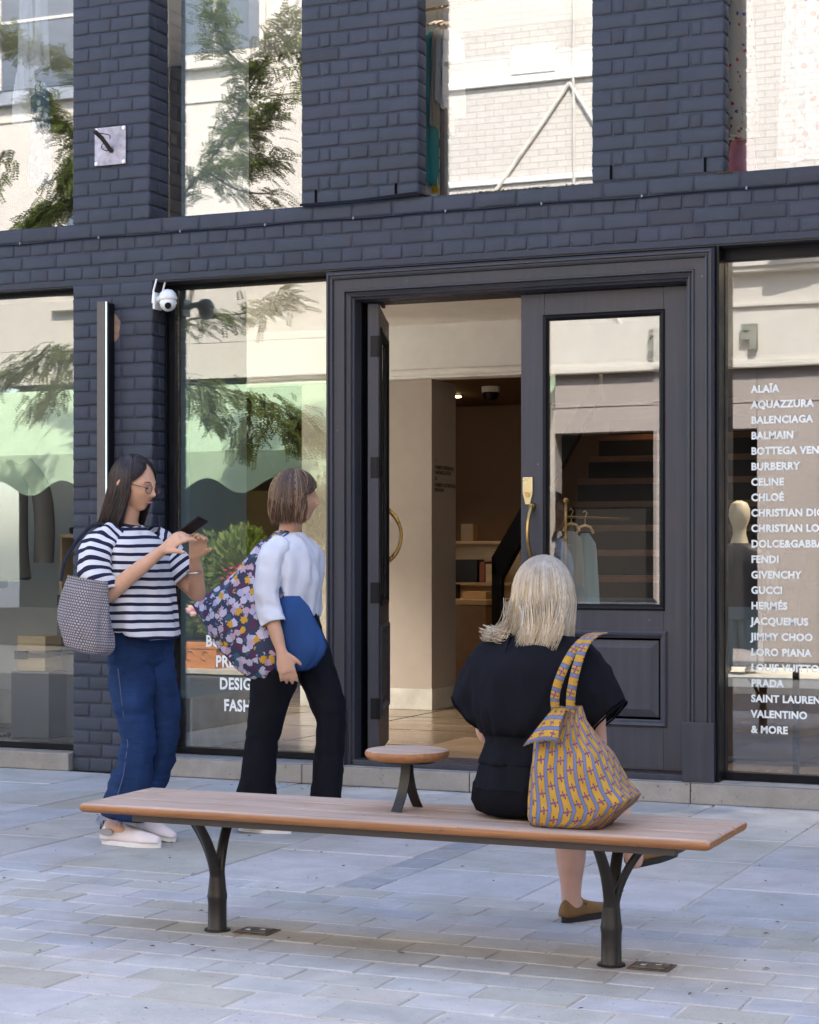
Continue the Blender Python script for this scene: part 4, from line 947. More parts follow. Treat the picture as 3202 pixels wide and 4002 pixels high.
# ================================================================== BENCH
def wood(name, top, edge, warm=.5):
    b = NB(name); tc = b.n('ShaderNodeTexCoord'); g = b.n('ShaderNodeNewGeometry'); wv = b.world()
    grain = b.noise(b.world((2.2, 60, 60)), 1.0, 5, .65, .3); fine = b.noise(b.world((14, 260, 260)), 1.0, 3, .6); big = b.noise(wv, 4.5, 4, .6)
    sp = b.n('ShaderNodeSeparateXYZ'); b.l(g.outputs['Normal'], sp.inputs[0])
    wea = b.ramp(sp.outputs[2], [(.45, 0), (.85, 1)])       # weathered silver-pink on the worn upper face
    wt = b.ramp(grain, [(.3, tuple(c * .6 for c in top)), (.7, tuple(c * 1.2 for c in top))])
    we = b.ramp(grain, [(.3, tuple(c * .6 for c in edge)), (.7, tuple(c * 1.25 for c in edge))])
    wt = b.mix(b.math('MULTIPLY', b.ramp(big, [(.52, 0), (.75, 1)]), .28), wt, tuple(c * .9 for c in edge))
    c = b.mix(wea, we, wt)
    sp2 = b.ramp(b.noise(b.world((30, 60, 60)), 1.0, 2, .5), [(.70, 0), (.76, 1)])
    c = b.mix(b.math('MULTIPLY', sp2, .75), c, (.05, .03, .022))
    return b.set(c, b.ramp(grain, [(.3, .5), (.7, .75)]), 0, .35, b.bump(grain, .35, .002, b.bump(fine, .3, .0006)))
M['bench_wood'] = wood('weathered_hardwood', (.44, .325, .265), (.34, .155, .065))
M['bench_steel'] = simple('dark_bronze_steel', (.028, .024, .021), .42, .35, .3, 6, 80, .35, .0015)
M['rail_steel'] = simple('grey_brown_rail_paint', (.075, .062, .052), .5, .1, .12, 6)
ZT = .418
bn = T('bench', 'long backless bench with weathered wooden slats on two branching dark steel legs', 'bench', (-2.372, -3.69, 0))
def plank(y0, y1, x0, x1, z0, z1, front=False, back=False):
    r_ = .0195; prof = []
    def arc(cy, cz, a0, a1, rr, n=6): return [(cy + rr * cos(radians(a0 + (a1 - a0) * i / n)), cz + rr * sin(radians(a0 + (a1 - a0) * i / n))) for i in range(n + 1)]
    h = (z1 - z0) / 2; s_ = .004
    prof += arc(y1 - (h if back else s_), z1 - (h if back else s_), 0 if not back else 0, 90, h if back else s_)
    prof += arc(y0 + (h if front else s_), z1 - (h if front else s_), 90, 180, h if front else s_)
    prof += arc(y0 + (h if front else s_), z0 + (h if front else s_), 180, 270, h if front else s_)
    prof += arc(y1 - (h if back else s_), z0 + (h if back else s_), 270, 360, h if back else s_)
    m = MB(); cy, cz = (y0 + y1) / 2, (z0 + z1) / 2; rings = []
    for t, k in ((0, .55), (.004, .8), (.014, 1)):
        rings.append([(x0 + t, cy + (p[0] - cy) * (1 - (1 - k) * .08), cz + (p[1] - cz) * k) for p in prof])
    for t, k in ((.014, 1), (.004, .8), (0, .55)):
        rings.append([(x1 - t, cy + (p[0] - cy) * (1 - (1 - k) * .08), cz + (p[1] - cz) * k) for p in prof])
    m.loft(rings); return m.mesh('slat', True)
ys = [-3.914, -3.765, -3.616, -3.467]
for i in range(3):
    put('slat', plank(ys[i] + .0015, ys[i + 1] - .0015, -3.402, -1.350, ZT - .031, ZT, i == 0, i == 2), M['bench_wood'], bn, (0, 0, .0008 * (i - 1)))
put('rail', MB().box(-3.235, -1.462, -3.862, -3.835, .3605, .3865, .002), M['rail_steel'], bn)
put('rail', MB().box(-3.235, -1.462, -3.545, -3.518, .3605, .3865, .002), M['rail_steel'], bn)
for x in (-3.2351, -1.4621 - .006): put('end_plate', MB().box(x, x + .006, -3.834, -3.546, .3615, .3855), M['rail_steel'], bn)
for x in (-3.026, -2.36, -1.70): put('cross_rail', MB().box(x - .03, x + .03, -3.834, -3.546, .364, .3865), M['rail_steel'], bn)
def bleg(x, y, out):
    m = MB(); pr_ = [(.033, 0), (.033, .006), (.0305, .010), (.030, .08), (.0305, .095), (.0325, .108), (.0325, .114), (.030, .126), (.0275, .15), (.024, .19)]
    m.lathe(pr_, (x, y, 0), 24)
    for dx, dy, w_ in ((0, -.13, 1), (0, .09, 1), (out * .105, 0, .8)):
        pts = []; rs_ = []
        for i in range(13):
            t = i / 12; k = t ** 2.1 * .55 + t * .45 if dy <= 0 or dx else t ** 1.6
            k = t ** 2.0 * .9 + t * .1
            s0 = .007
            pts.append((x + (dx * k) + (s0 * (1 if dx > 0 else -1 if dx < 0 else 0)) * (1 - k), y + dy * k + (s0 * (1 if dy > 0 else -1 if dy < 0 else 0)) * (1 - k), .13 + .232 * (t ** .92)))
            rs_.append((.0135 - .002 * t, .020 * w_ - .003 * t) if dx == 0 else (.019 * w_ - .003 * t, .0135 - .002 * t))
        m.tube(pts, [(min(a), max(a)) if dx == 0 else (max(a), min(a)) for a in rs_], 12)
    l_ = put('leg', m.mesh('leg', True), M['bench_steel'], bn)
    put('base_ring', MB().lathe([(.042, .0), (.042, .004), (.040, .006), (.031, .006)], (x, y, .0005), 28).mesh('br', True), M['bench_steel'], l_)
    return l_
bleg(-3.022, -3.69, -1); bleg(-1.702, -3.69, 1)
# access covers in the paving
for x, y, lab in ((-2.895, -3.66, 'small rusty access cover in the paving beside the left bench foot'), (-1.585, -3.67, 'small rusty access cover in the paving beside the right bench foot')):
    t = T('access_cover', lab, 'access cover', (x, y, 0), 'access covers by the bench feet')
    put('frame', MB().box(x - .062, x + .062, y - .05, y + .05, .0005, .004, .001), simple('rusty_frame', (.12, .075, .05), .8, .2, .3, 30), t)
    put('lid', MB().box(x - .05, x + .05, y - .038, y + .038, .0042, .0075, .001), simple('grey_lid', (.14, .14, .13), .5, .6, .2, 30), t)
    put('slot', MB().box(x - .03, x - .012, y - .02, y + .0, .0077, .0105, .001).box(x + .012, x + .03, y - .0, y + .02, .0077, .0105, .001), M['chrome'], t)
# round side table fixed on the bench
stb = T('side_table', 'small round wooden table on two curved steel legs standing on the bench', 'side table', (-2.37, -3.66, ZT))
m = MB().lathe([(0, .155), (.100, .155), (.114, .157), (.124, .163), (.130, .171), (.131, .178), (.128, .185), (.122, .188), (.0, .188)], (-2.37, -3.66, ZT), 40)
put('table_top', m.mesh('table_top', True), M['bench_wood'], stb)
put('disc_plate', MB().lathe([(0, .149), (.088, .149), (.088, .155)], (-2.37, -3.66, ZT), 28), M['bench_steel'], stb)
for s_, lab in ((-1, 1), (1, 2)):
    out = []; inn = []; cx, cy = -2.37, -3.66
    rings = []
    for i in range(10):
        t = i / 9; z = ZT + .0015 + .149 * t; off = .004 + .055 * (1 - t) ** 2.1
        d = (-.12, -.99) if s_ < 0 else (.12, .99)
        ox, oy = cx + d[0] * off * 1.1, cy + d[1] * off * 1.1
        px, py = d[1], -d[0]; hw = .0175 - .001 * t
        rings.append([(ox + px * hw, oy + py * hw, z), (ox - px * hw, oy - py * hw, z), (ox - px * hw + d[0] * .005, oy - py * hw + d[1] * .005, z), (ox + px * hw + d[0] * .005, oy + py * hw + d[1] * .005, z)])
    put('leg', MB().loft(rings).mesh('leg', True), M['bench_steel'], stb)

# ================================================================== FIXTURES ON THE PIER
pt = T('steel_plate', 'square steel wall plate with four screws and rusty pipe stub', 'wall plate', (-5.745, 0, 3.47))
M['zinc'] = simple('mottled_zinc', (.30, .29, .36), .42, .75, .35, 26, 60, .2)
put('plate', MB().box(-5.845, -5.645, -.012, -.004, 3.362, 3.572, .001), M['zinc'], pt)
for x in (-5.833, -5.657):
    for z in (3.374, 3.560): put('screw', MB().tube([(x, -.010, z), (x, -.017, z)], [.0125, .0105], 14), M['white_plastic'], pt)
put('pipe_stub', MB().tube([(-5.735, -.012, 3.435), (-5.757, -.08, 3.50), (-5.772, -.12, 3.525)], .012, 12).tube([(-5.772, -.12, 3.525), (-5.776, -.128, 3.531)], [.012, .009], 12), simple('rusty_pipe', (.05, .035, .03), .8, .3, .4, 40), pt)
put('wire', MB().tube(curve([(-5.77, -.02, 3.50), (-5.79, -.03, 3.46), (-5.765, -.02, 3.44), (-5.74, -.02, 3.45)], 4), .0025, 6).tube(curve([(-5.755, -.1, 3.52), (-5.72, -.06, 3.515), (-5.735, -.03, 3.50)], 4), .0025, 6), M['black'], pt)
lb = T('light_bar', 'tall brown-grey light bar with a thin lit white edge on the brick pier', 'wall light', (-5.76, -.03, 2.0))
put('body', MB().box(-5.79, -5.735, -.075, -.004, 1.02, 2.600, .002), simple('taupe_bar', (.11, .095, .09), .5, .2), lb)
M['led'] = NB('lit_edge').m; q = M['led'].node_tree.nodes['Principled BSDF']; q.inputs['Base Color'].default_value = (.9, .95, .92, 1); q.inputs['Emission Color'].default_value = (.85, 1, .93, 1); q.inputs['Emission Strength'].default_value = .12
put('lit_edge', MB().box(-5.7348, -5.7305, -.075, -.066, 1.22, 2.598), M['led'], lb)
put('bracket', MB().box(-5.7345, -5.722, -.0655, -.004, 1.02, 2.59, .001), M['black'], lb)
o = put('bare_patch', MB().loft([[(-5.715 + .028 * cos(a) * (1 + .15 * sin(5 * a)), y_, 2.46 + .075 * sin(a) * (1 + .1 * cos(3 * a))) for a in [2 * pi * i / 18 for i in range(18)]] for y_ in (-.0035, .004)]), simple('bare_brick_patch', (.28, .18, .13), .85, 0, .3, 30)); tag(o, 'patch of bare brick right of the light bar top', 'paint patch')
sc_ = T('security_camera', 'white round security camera with two aerials under the brick band', 'security camera', (-5.42, .03, 2.6))
put('bracket', MB().box(-5.475, -5.462, -.01, .07, 2.55, 2.645, .004).tube([(-5.468, .03, 2.60), (-5.40, -.01, 2.625)], .016, 12), M['white_plastic'], sc_)
put('shell', MB().lathe([(.0, .058), (.026, .053), (.043, .036), (.052, .010), (.052, .004), (.047, -.004)], (-5.372, -.02, 2.595), 24).mesh('shell', True), M['white_plastic'], sc_)
put('ball', MB().ball((-5.370, -.022, 2.577), .046, 20, 14).mesh('ball', True), M['white_plastic'], sc_)
put('lens', MB().tube([(-5.352, -.052, 2.56), (-5.344, -.067, 2.555)], [.019, .017], 16), M['black'], sc_)
for x, y in ((-5.478, -.005), (-5.44, .03)): put('aerial', MB().tube([(x, y, 2.585), (x + .006, y, 2.65), (x + .026, y, 2.715)], .0052, 8).mesh('aerial', True), M['white_plastic'], sc_)

# fallen leaves and crumbs on the ground
lf = MB(); r5 = random.Random(77)
for i in range(190):
    x = r5.uniform(-5, -.3); y = r5.uniform(-4.9, -.1)
    if i % 4 == 0: y = r5.uniform(-.14, -.05)
    s_ = r5.uniform(.004, .014); a = r5.uniform(0, pi); c, d = cos(a), sin(a); z = .0035
    lf.add([(x - c * s_, y - d * s_, z), (x + d * s_ * .4, y - c * s_ * .4, z + .004), (x + c * s_, y + d * s_, z + .001), (x - d * s_ * .4, y + c * s_ * .4, z + .003)], [(0, 1, 2, 3)])
o = put('leaf_litter', lf, simple('dry_litter', (.12, .07, .035), .9, 0, .5, 40), kind='stuff')

# ================================================================== YELLOW TOTE BAG
def tote_mat():
    b = NB('yellow_striped_floral_cotton'); uv = b.n('ShaderNodeUVMap'); sp = b.n('ShaderNodeSeparateXYZ'); b.l(uv.outputs[0], sp.inputs[0])
    U, V_ = sp.outputs[0], sp.outputs[1]
    W = .036
    f = b.math('FRACT', b.math('DIVIDE', U, W)); d = b.math('ABSOLUTE', b.math('SUBTRACT', f, .5))
    stripe = b.math('LESS_THAN', d, .155); edge = b.math('LESS_THAN', d, .185)
    cell = b.math('FLOOR', b.math('ADD', b.math('DIVIDE', U, W), .5))
    fu = b.math('SUBTRACT', b.math('FRACT', b.math('ADD', b.math('DIVIDE', U, W), .5)), .5)
    off = b.math('MULTIPLY', b.math('MODULO', b.math('ABSOLUTE', cell), 2.0), .5)
    vv = b.math('ADD', b.math('DIVIDE', V_, .048), off); fv = b.math('SUBTRACT', b.math('FRACT', vv), .5)
    du = b.math('MULTIPLY', fu, W); dv = b.math('MULTIPLY', fv, .048)
    r = b.math('SQRT', b.math('ADD', b.math('MULTIPLY', du, du), b.math('MULTIPLY', dv, dv)))
    an = b.math('ARCTAN2', dv, du)
    rp = b.math('ADD', .0066, b.math('MULTIPLY', b.math('SINE', b.math('MULTIPLY', an, 5.0)), .0012))
    fl = b.math('LESS_THAN', r, rp); core = b.math('LESS_THAN', r, .0026)
    rq = b.math('ADD', .0088, b.math('MULTIPLY', b.math('SINE', b.math('ADD', b.math('MULTIPLY', an, 4.0), 1.0)), .0030)); lfm = b.math('LESS_THAN', r, rq)
    y = b.mix(b.ramp(b.noise(b.world(), 16, 4), [(.3, 0), (.7, 1)]), (.36, .195, .028), (.47, .275, .055))
    c = b.mix(edge, y, (.035, .04, .07)); c = b.mix(stripe, c, (.13, .15, .28))
    nf = b.math('SUBTRACT', 1.0, edge)
    c = b.mix(b.math('MULTIPLY', b.math('MULTIPLY', lfm, b.math('GREATER_THAN', b.math('SINE', b.math('MULTIPLY', an, 8.0)), -.2)), nf), c, (.05, .04, .03))
    c = b.mix(b.math('MULTIPLY', fl, nf), c, (.24, .10, .15)); c = b.mix(b.math('MULTIPLY', core, nf), c, (.14, .04, .12))
    return b.set(c, .9, 0, .15, b.bump(b.noise(b.world(), 420, 2), .25, .0008, b.bump(b.noise(b.world(), 18, 4), .5, .006)))
M['tote'] = tote_mat()
def uvmesh(name, grid, closed_u=True, us=None, vs=None, thick=0):
    """grid[k][i] -> points; uv from us (per i) and vs (per k)"""
    K, N = len(grid), len(grid[0]); me = bpy.data.meshes.new(name); v = [tuple(p) for r in grid for p in r]; f = []; uv = []
    for k in range(K - 1):
        for i in range(N if closed_u else N - 1):
            j = (i + 1) % N; f.append((k * N + i, k * N + j, (k + 1) * N + j, (k + 1) * N + i))
            u0, u1 = us[i], (us[i + 1] if i + 1 < len(us) else us[i]); uv += [(u0, vs[k]), (u1, vs[k]), (u1, vs[k + 1]), (u0, vs[k + 1])]
    me.from_pydata(v, [], f); L = me.uv_layers.new(name='UVMap')
    for i, c in enumerate(uv): L.data[i].uv = c
    for p in me.polygons: p.use_smooth = True
    me.update(); return me
tb = T('tote_bag', 'yellow tote bag with blue stripes and small flowers resting on the bench beside the woman', 'tote bag', (-1.75, -3.75, ZT))
N = 72; K = 26; grid = []; P0 = 1.0
def lerp(a, b, t): return a + (b - a) * t
def kf(keys, t):
    for (t0, v0), (t1, v1) in zip(keys, keys[1:]):
        if t <= t1: return lerp(v0, v1, (t - t0) / (t1 - t0) if t1 > t0 else 0)
    return keys[-1][1]
# cross-section keyed by height: left x, right x, front y, back y
KX0 = [(0, -1.905), (.05, -1.912), (.45, -1.915), (.70, -1.912), (.80, -1.88), (1, -1.835)]
KX1 = [(0, -1.69), (.06, -1.63), (.16, -1.605), (.30, -1.64), (.45, -1.665), (.62, -1.69), (.75, -1.73), (.88, -1.762), (1, -1.772)]
KYF = [(0, -3.86), (.1, -3.875), (.5, -3.85), (.8, -3.80), (1, -3.775)]
KYB = [(0, -3.66), (.12, -3.64), (.5, -3.67), (.8, -3.715), (1, -3.735)]
HB = .345
for k in range(K + 1):
    t = k / K; x0, x1, yf, yb = kf(KX0, t), kf(KX1, t), kf(KYF, t), kf(KYB, t); z = ZT + .002 + HB * t; ring = []
    for i in range(N):
        a = 2 * pi * i / N - pi * .75; ca, sa = cos(a), sin(a); e = .42 if t < .6 else .42 + .4 * (t - .6)
        sx = (abs(ca) ** e) * (1 if ca > 0 else -1); sy = (abs(sa) ** e) * (1 if sa > 0 else -1)
        x = (x0 + x1) / 2 + (x1 - x0) / 2 * sx; y = (yf + yb) / 2 + (yb - yf) / 2 * sy
        # folds running from the gathered mouth to the base
        fo = .011 * sin(i * .27 + 3 * t) * sin(pi * min(1, t * 1.15)) + .007 * sin(i * .45 - 4 * t) * t + .010 * mnoise.noise(Vector((x * 9, y * 9, z * 7)))
        y += fo * (1 if sa < 0 else .5); x += .004 * sin(i * .35 + 6 * t)
        zz = z + (.060 * max(0, min(1, (x + 1.72) / .14)) * (1 - t) ** 2 if x > -1.72 else 0) * (1 if t < .5 else 1)
        if k == 0: zz = ZT + .003 + .028 * max(0, (x + 1.66) / .1)
        ring.append(Vector((x, y, zz)))
    grid.append(ring)
us = [.0]
for i in range(N): us.append(us[-1] + (grid[6][(i + 1) % N] - grid[6][i]).length)
me = uvmesh('bag_body', grid, True, us, [HB * k / K for k in range(K + 1)])
bm = bmesh.new(); bm.from_mesh(me); bm.verts.ensure_lookup_table(); bm.faces.new([bm.verts[i] for i in range(N)][::-1]); bm.to_mesh(me); bm.free()
put('bag_body', me, M['tote'], tb)
# folded-over flap at the upper left
fg = []
for k in range(7):
    t = k / 6; row = []
    for i in range(9):
        s_ = i / 8
        p = Vector((-1.918, -3.855, .652)).lerp(Vector((-1.806, -3.87, .668)), s_).lerp(Vector((-1.848, -3.79, .760)).lerp(Vector((-1.805, -3.80, .762)), s_), t)
        p.y += -.012 * sin(pi * t) * (0.4 + s_); p.z += .012 * sin(pi * s_) * (1 - t) * .8; row.append(p)
    fg.append(row)
fm = uvmesh('flap', fg, False, [.12 * (k / 8) for k in range(10)], [.11 * k / 6 for k in range(7)])
for l_ in fm.uv_layers[0].data: l_.uv = (l_.uv[1] * 1.0 + .01, l_.uv[0])
fo_ = put('flap', fm, M['tote'], tb); sd = fo_.modifiers.new('solid', 'SOLIDIFY'); sd.thickness = .0025
def strap(pts, w_, name='strap', wd=(1, 0, 0)):
    c = curve(pts, 6); n = len(c); g_ = []
    for i, p in enumerate(c):
        tn = (c[min(i + 1, n - 1)] - c[max(i - 1, 0)]).normalized(); sdv = Vector(wd) - tn * Vector(wd).dot(tn); sdv.normalize(); nm = tn.cross(sdv) * .0015
        g_.append([p - sdv * w_ / 2 - nm, p + sdv * w_ / 2 - nm, p + sdv * w_ / 2 + nm, p - sdv * w_ / 2 + nm])
    ln = sum((c[i + 1] - c[i]).length for i in range(n - 1)); me = uvmesh(name, g_, True, [0, w_, w_, 0, 0], [ln * i / (n - 1) for i in range(n)])
    for l_ in me.uv_layers[0].data: l_.uv = (l_.uv[1], l_.uv[0] + .012)
    return put(name, me, M['tote'], tb)
strap([(-1.842, -3.785, .745), (-1.838, -3.80, .80), (-1.815, -3.80, .87), (-1.787, -3.77, .935), (-1.772, -3.70, .968), (-1.765, -3.62, .975)], .027)
strap([(-1.792, -3.80, .750), (-1.782, -3.82, .81), (-1.768, -3.815, .88), (-1.757, -3.78, .94), (-1.750, -3.71, .968), (-1.748, -3.62, .975)], .027)
# ================================================================== PEOPLE
def skinmat(name, c):
    b = NB(name); n = b.noise(b.world(), 14, 4); f = b.noise(b.world(), 220, 3)
    m = b.set(b.ramp(n, [(.3, tuple(x * .9 for x in c)), (.7, tuple(min(1, x * 1.08) for x in c))]), .48, 0, .35, b.bump(f, .12, .0006))
    b.b.inputs['Subsurface Weight'].default_value = .12; b.b.inputs['Subsurface Radius'].default_value = (.012, .005, .003); b.b.inputs['Subsurface Scale'].default_value = .6
    return m
M['skin'] = skinmat('skin', (.56, .32, .21)); M['skin_pink'] = skinmat('fair_skin', (.60, .36, .27))
def hairmat(name, stops, rough=.38, root=None):
    b = NB(name); g = b.n('ShaderNodeNewGeometry'); c = b.ramp(g.outputs['Random Per Island'], stops)
    if root:
        sp = b.n('ShaderNodeSeparateXYZ'); b.l(g.outputs['Position'], sp.inputs[0])
        zz = b.math('ADD', sp.outputs[2], b.math('MULTIPLY', b.noise(b.world((30, 30, 4)), 1.0, 3), .05));
        mr = b.n('ShaderNodeMapRange'); b.l(zz, mr.inputs[0]); mr.inputs[1].default_value = root[0]; mr.inputs[2].default_value = root[1]; c = b.mix(b.math('MULTIPLY', mr.outputs[0], .75), c, root[2])
    n = b.noise(b.world((60, 60, 5)), 1.0, 3); c = b.mix(.6, c, b.ramp(n, [(.3, .6), (.7, 1.25)]), 'MULTIPLY')
    return b.set(c, rough, 0, .5, b.bump(n, .4, .003))
M['hair_black'] = hairmat('dark_brown_hair', [(0, (.012, .007, .008)), (.6, (.022, .012, .012)), (1, (.05, .025, .02))])
M['hair_brown'] = hairmat('highlighted_brown_hair', [(0, (.04, .022, .016)), (.55, (.10, .055, .035)), (.8, (.22, .13, .075)), (1, (.36, .24, .14))])
M['hair_blond'] = hairmat('ash_blond_hair', [(0, (.36, .28, .19)), (.3, (.56, .45, .31)), (.65, (.68, .57, .42)), (.85, (.52, .50, .48)), (1, (.78, .70, .58))], .42, (1.13, 1.225, (.27, .255, .25)))
def remesh(mb, name, vox=.0045, sm=4):
    me = mb.mesh(name); o = bpy.data.objects.new(name, me); COL.objects.link(o)
    md = o.modifiers.new('r', 'REMESH'); md.mode = 'VOXEL'; md.voxel_size = vox; md.use_smooth_shade = True
    s_ = o.modifiers.new('s', 'SMOOTH'); s_.factor = .5; s_.iterations = sm
    dg = bpy.context.evaluated_depsgraph_get(); out = bpy.data.meshes.new_from_object(o.evaluated_get(dg)); bpy.data.objects.remove(o)
    for p in out.polygons: p.use_smooth = True
    out.materials.clear(); return out
def limb(m, pts, rs_, n=16, sub=4):
    c = curve(pts, sub); k = len(c); R_ = []
    for i in range(k):
        t = i / (k - 1) * (len(rs_) - 1); a = int(min(t, len(rs_) - 2)); fr = t - a; fr = fr * fr * (3 - 2 * fr)
        ra, rb = rs_[a], rs_[a + 1]; ra = ra if isinstance(ra, tuple) else (ra, ra); rb = rb if isinstance(rb, tuple) else (rb, rb)
        R_.append((lerp(ra[0], rb[0], fr), lerp(ra[1], rb[1], fr)))
    m.tube(c, R_, n); m.ball(c[0], min(R_[0]) * .9, 12, 8); m.ball(c[-1], min(R_[-1]) * .96, 12, 8)
def head(m, c, yaw, pitch=0.0, roll=0.0, s=1.0, face=True):
    """head facing +x before rotation; c = centre of the skull"""
    R_ = Matrix.Rotation(yaw, 3, 'Z') @ Matrix.Rotation(pitch, 3, 'Y') @ Matrix.Rotation(roll, 3, 'X'); c = Vector(c)
    nu, nv = 64, 48; rings = []
    G = lambda x, s_: math.exp(-(x / s_) ** 2)
    for j in range(1, nv):
        ph = pi * j / nv; zz = -cos(ph); ring = []
        for i in range(nu):
            a = 2 * pi * i / nu; x = sin(ph) * cos(a) * .096; y = sin(ph) * sin(a) * .076; z = zz * .118
            if z < 0:
                k = min(1, -z / .118); y *= 1 - .30 * k ** 1.6
                if x < 0: x *= 1 - .35 * k ** 1.2
                else: x = x * (1 - .10 * k) + .008 * k
            if x > 0:
                an = atan2(y, x); f = cos(an) ** 2
                if z > .03: x *= 1 - .10 * G(z - .08, .05)
                x += .024 * G(y, .012) * G(z + .022, .013) + .010 * G(y, .008) * G(z - .002, .022)   # nose
                x += .004 * G(abs(y) - .030, .018) * G(z - .026, .010)                              # brow
                x -= .010 * G(abs(y) - .030, .013) * G(z - .008, .012)                              # sockets
                x += .006 * G(y, .018) * G(z + .052, .0045) + .006 * G(y, .016) * G(z + .064, .005) # lips
                x -= .004 * G(y, .018) * G(z + .058, .0022)
                x += .012 * G(y, .020) * G(z + .090, .015)                                          # chin
                x += .004 * G(abs(y) - .042, .018) * G(z + .020, .018)                              # cheeks
            ring.append(c + R_ @ (Vector((x, y, z)) * s))
        rings.append(ring)
    m.loft(rings, True)
    for sg in (-1, 1):   # ears
        p = c + R_ @ (Vector((-.008, sg * .077, -.006)) * s)
        q = MB(); ax = R_ @ Vector((.35, 0, .93)); bx = R_ @ Vector((-.8, sg * .5, .3))
        m.tube([p + ax * .026 * s + bx * .006, p + ax * .018 * s + bx * .016, p + bx * .018, p - ax * .016 * s + bx * .010, p - ax * .026 * s], [(.006), .008, .009, .008, .006], 8)
        m.tube([p + ax * .02 * s, p, p - ax * .02 * s], [.007, .009, .007], 8)
    return lambda v: c + R_ @ (Vector(v) * s)
def hand(m, wrist, d, palm, L=.17, curl=(.5, .55, .6, .65), thumb_side=1, tcurl=.5, spread=.06):
    """d = direction of the hand, palm = direction the palm faces; five separate curled fingers"""
    d = Vector(d).normalized(); pn = Vector(palm); pn = (pn - d * pn.dot(d)).normalized(); sd_ = d.cross(pn).normalized() * thumb_side
    w_ = Vector(wrist); pl_ = L * .50
    m.loft([[w_ + d * t * pl_ + sd_ * (cos(a) * hw) + pn * (sin(a) * hh) for a in [2 * pi * i / 14 for i in range(14)]] for t, hw, hh in ((-.12, .024, .020), (.15, .027, .018), (.5, .038, .016), (.85, .040, .014), (1.05, .036, .010))])
    for k, (o_, ln) in enumerate(((.029, .88), (.010, 1.0), (-.010, .93), (-.029, .74))):
        p = w_ + d * pl_ * .92 + sd_ * o_; fl = L * .46 * ln; ang = 0; pts = [w_ + d * pl_ * .55 + sd_ * o_ * .8, p]; dd = (d + sd_ * spread * (1.5 - k)).normalized()
        for seg in (.44, .31, .25):
            ang += curl[k]; di = (dd * cos(ang) + pn * sin(ang)); p = p + di * fl * seg; pts.append(p)
        rr = .0088 if k < 3 else .0076
        m.tube(pts, [rr, rr * 1.04, rr, rr * .92, rr * .8], 9); m.ball(pts[-1], rr * .8, 8, 6)
    p = w_ + d * pl_ * .22 + sd_ * .024; td = (d * .72 + sd_ * .70).normalized(); pts = [w_ + d * pl_ * .12 + sd_ * .012, p, p + td * L * .17]
    td2 = (td * cos(tcurl) + (pn * .8 + d * .35).normalized() * sin(tcurl)).normalized(); pts += [pts[-1] + td2 * L * .15]; pts += [pts[-1] + (td2 * .9 + pn * .3).normalized() * L * .11]
    m.tube(pts, [.012, .013, .011, .0098, .0085], 10); m.ball(pts[-1], .0085, 8, 6)
rh = random.Random(99)
def hair(parent, c, yaw, rad, n, zend, mat, part=0.0, face_half=.9, wr=.0022, outw=None, name='hair', K=12, hairline=.02, shell=True, puff=1.0, curlin=0.0, tilt=0.0):
    """strands start along the parting, run over the skull and hang to zend(a); a = azimuth from the face direction"""
    c = Vector(c); m = MB(); rx, ry, rz = rad
    if shell:
        sh_ = MB(); rings = []
        for j in range(10):
            ph = j / 9 * 1.45; ring = []
            for i in range(28):
                a = 2 * pi * i / 28; k = 1.0
                if abs((a + pi) % (2 * pi) - pi) < face_half * .8: k = min(1.0, .85 / max(ph, .01)) if ph > .85 else 1.0
                p2 = ph * k; ring.append(c + Vector((rx * .97 * sin(p2) * cos(a + yaw), ry * .97 * sin(p2) * sin(a + yaw), rz * .97 * cos(p2))))
            rings.append(ring)
        m.loft(rings[1:], True)
    for s_ in range(n):
        a = rh.uniform(-pi, pi); fa = abs(a)
        aend = a
        if fa < face_half: aend = (face_half + rh.uniform(0, .25) + (face_half - fa) * .15) * (1 if a > part else -1)
        ph0 = rh.uniform(.0, .55); tip = zend(aend) + rh.gauss(0, .008); lift = 1.0 + rh.uniform(0, .035) * puff
        ow = outw(aend) if outw else 0; pts = []; wob = rh.uniform(-.05, .05); w2 = rh.uniform(0, 6)
        a0 = (a * .8 + part * .2) if fa < face_half else aend; pw = 2.4 if fa < face_half else .8
        zeq = c.z - rz * .12
        for k in range(K + 1):
            t = k / K; tt = min(1, t / .5)
            if t <= .5:
                ph = ph0 + (1.62 - ph0) * tt; aa = lerp(a0, aend, tt ** pw)
                p = c + Vector((rx * lift * sin(ph) * cos(aa + yaw), ry * lift * sin(ph) * sin(aa + yaw), rz * lift * cos(ph)))
            else:
                q = (t - .5) / .5; rr = 1 + ow * q ** 1.6 - curlin * q ** 2
                p = c + Vector((rx * lift * rr * cos(aend + yaw + wob * q), ry * lift * rr * sin(aend + yaw + wob * q), 0)); p.z = lerp(c.z + rz * lift * cos(1.62), tip, q)
                p += Vector((sin(w2 + q * 4) * .004, cos(w2 + q * 3) * .004, 0))
                if tilt: p.x += tilt * q ** 1.5
            pts.append(p)
        m.tube(pts, [wr * .7] + [wr] * (K - 3) + [wr * .8, wr * .55, wr * .2], 3, False)
    return put(name, m.mesh(name, 'all'), mat, parent)
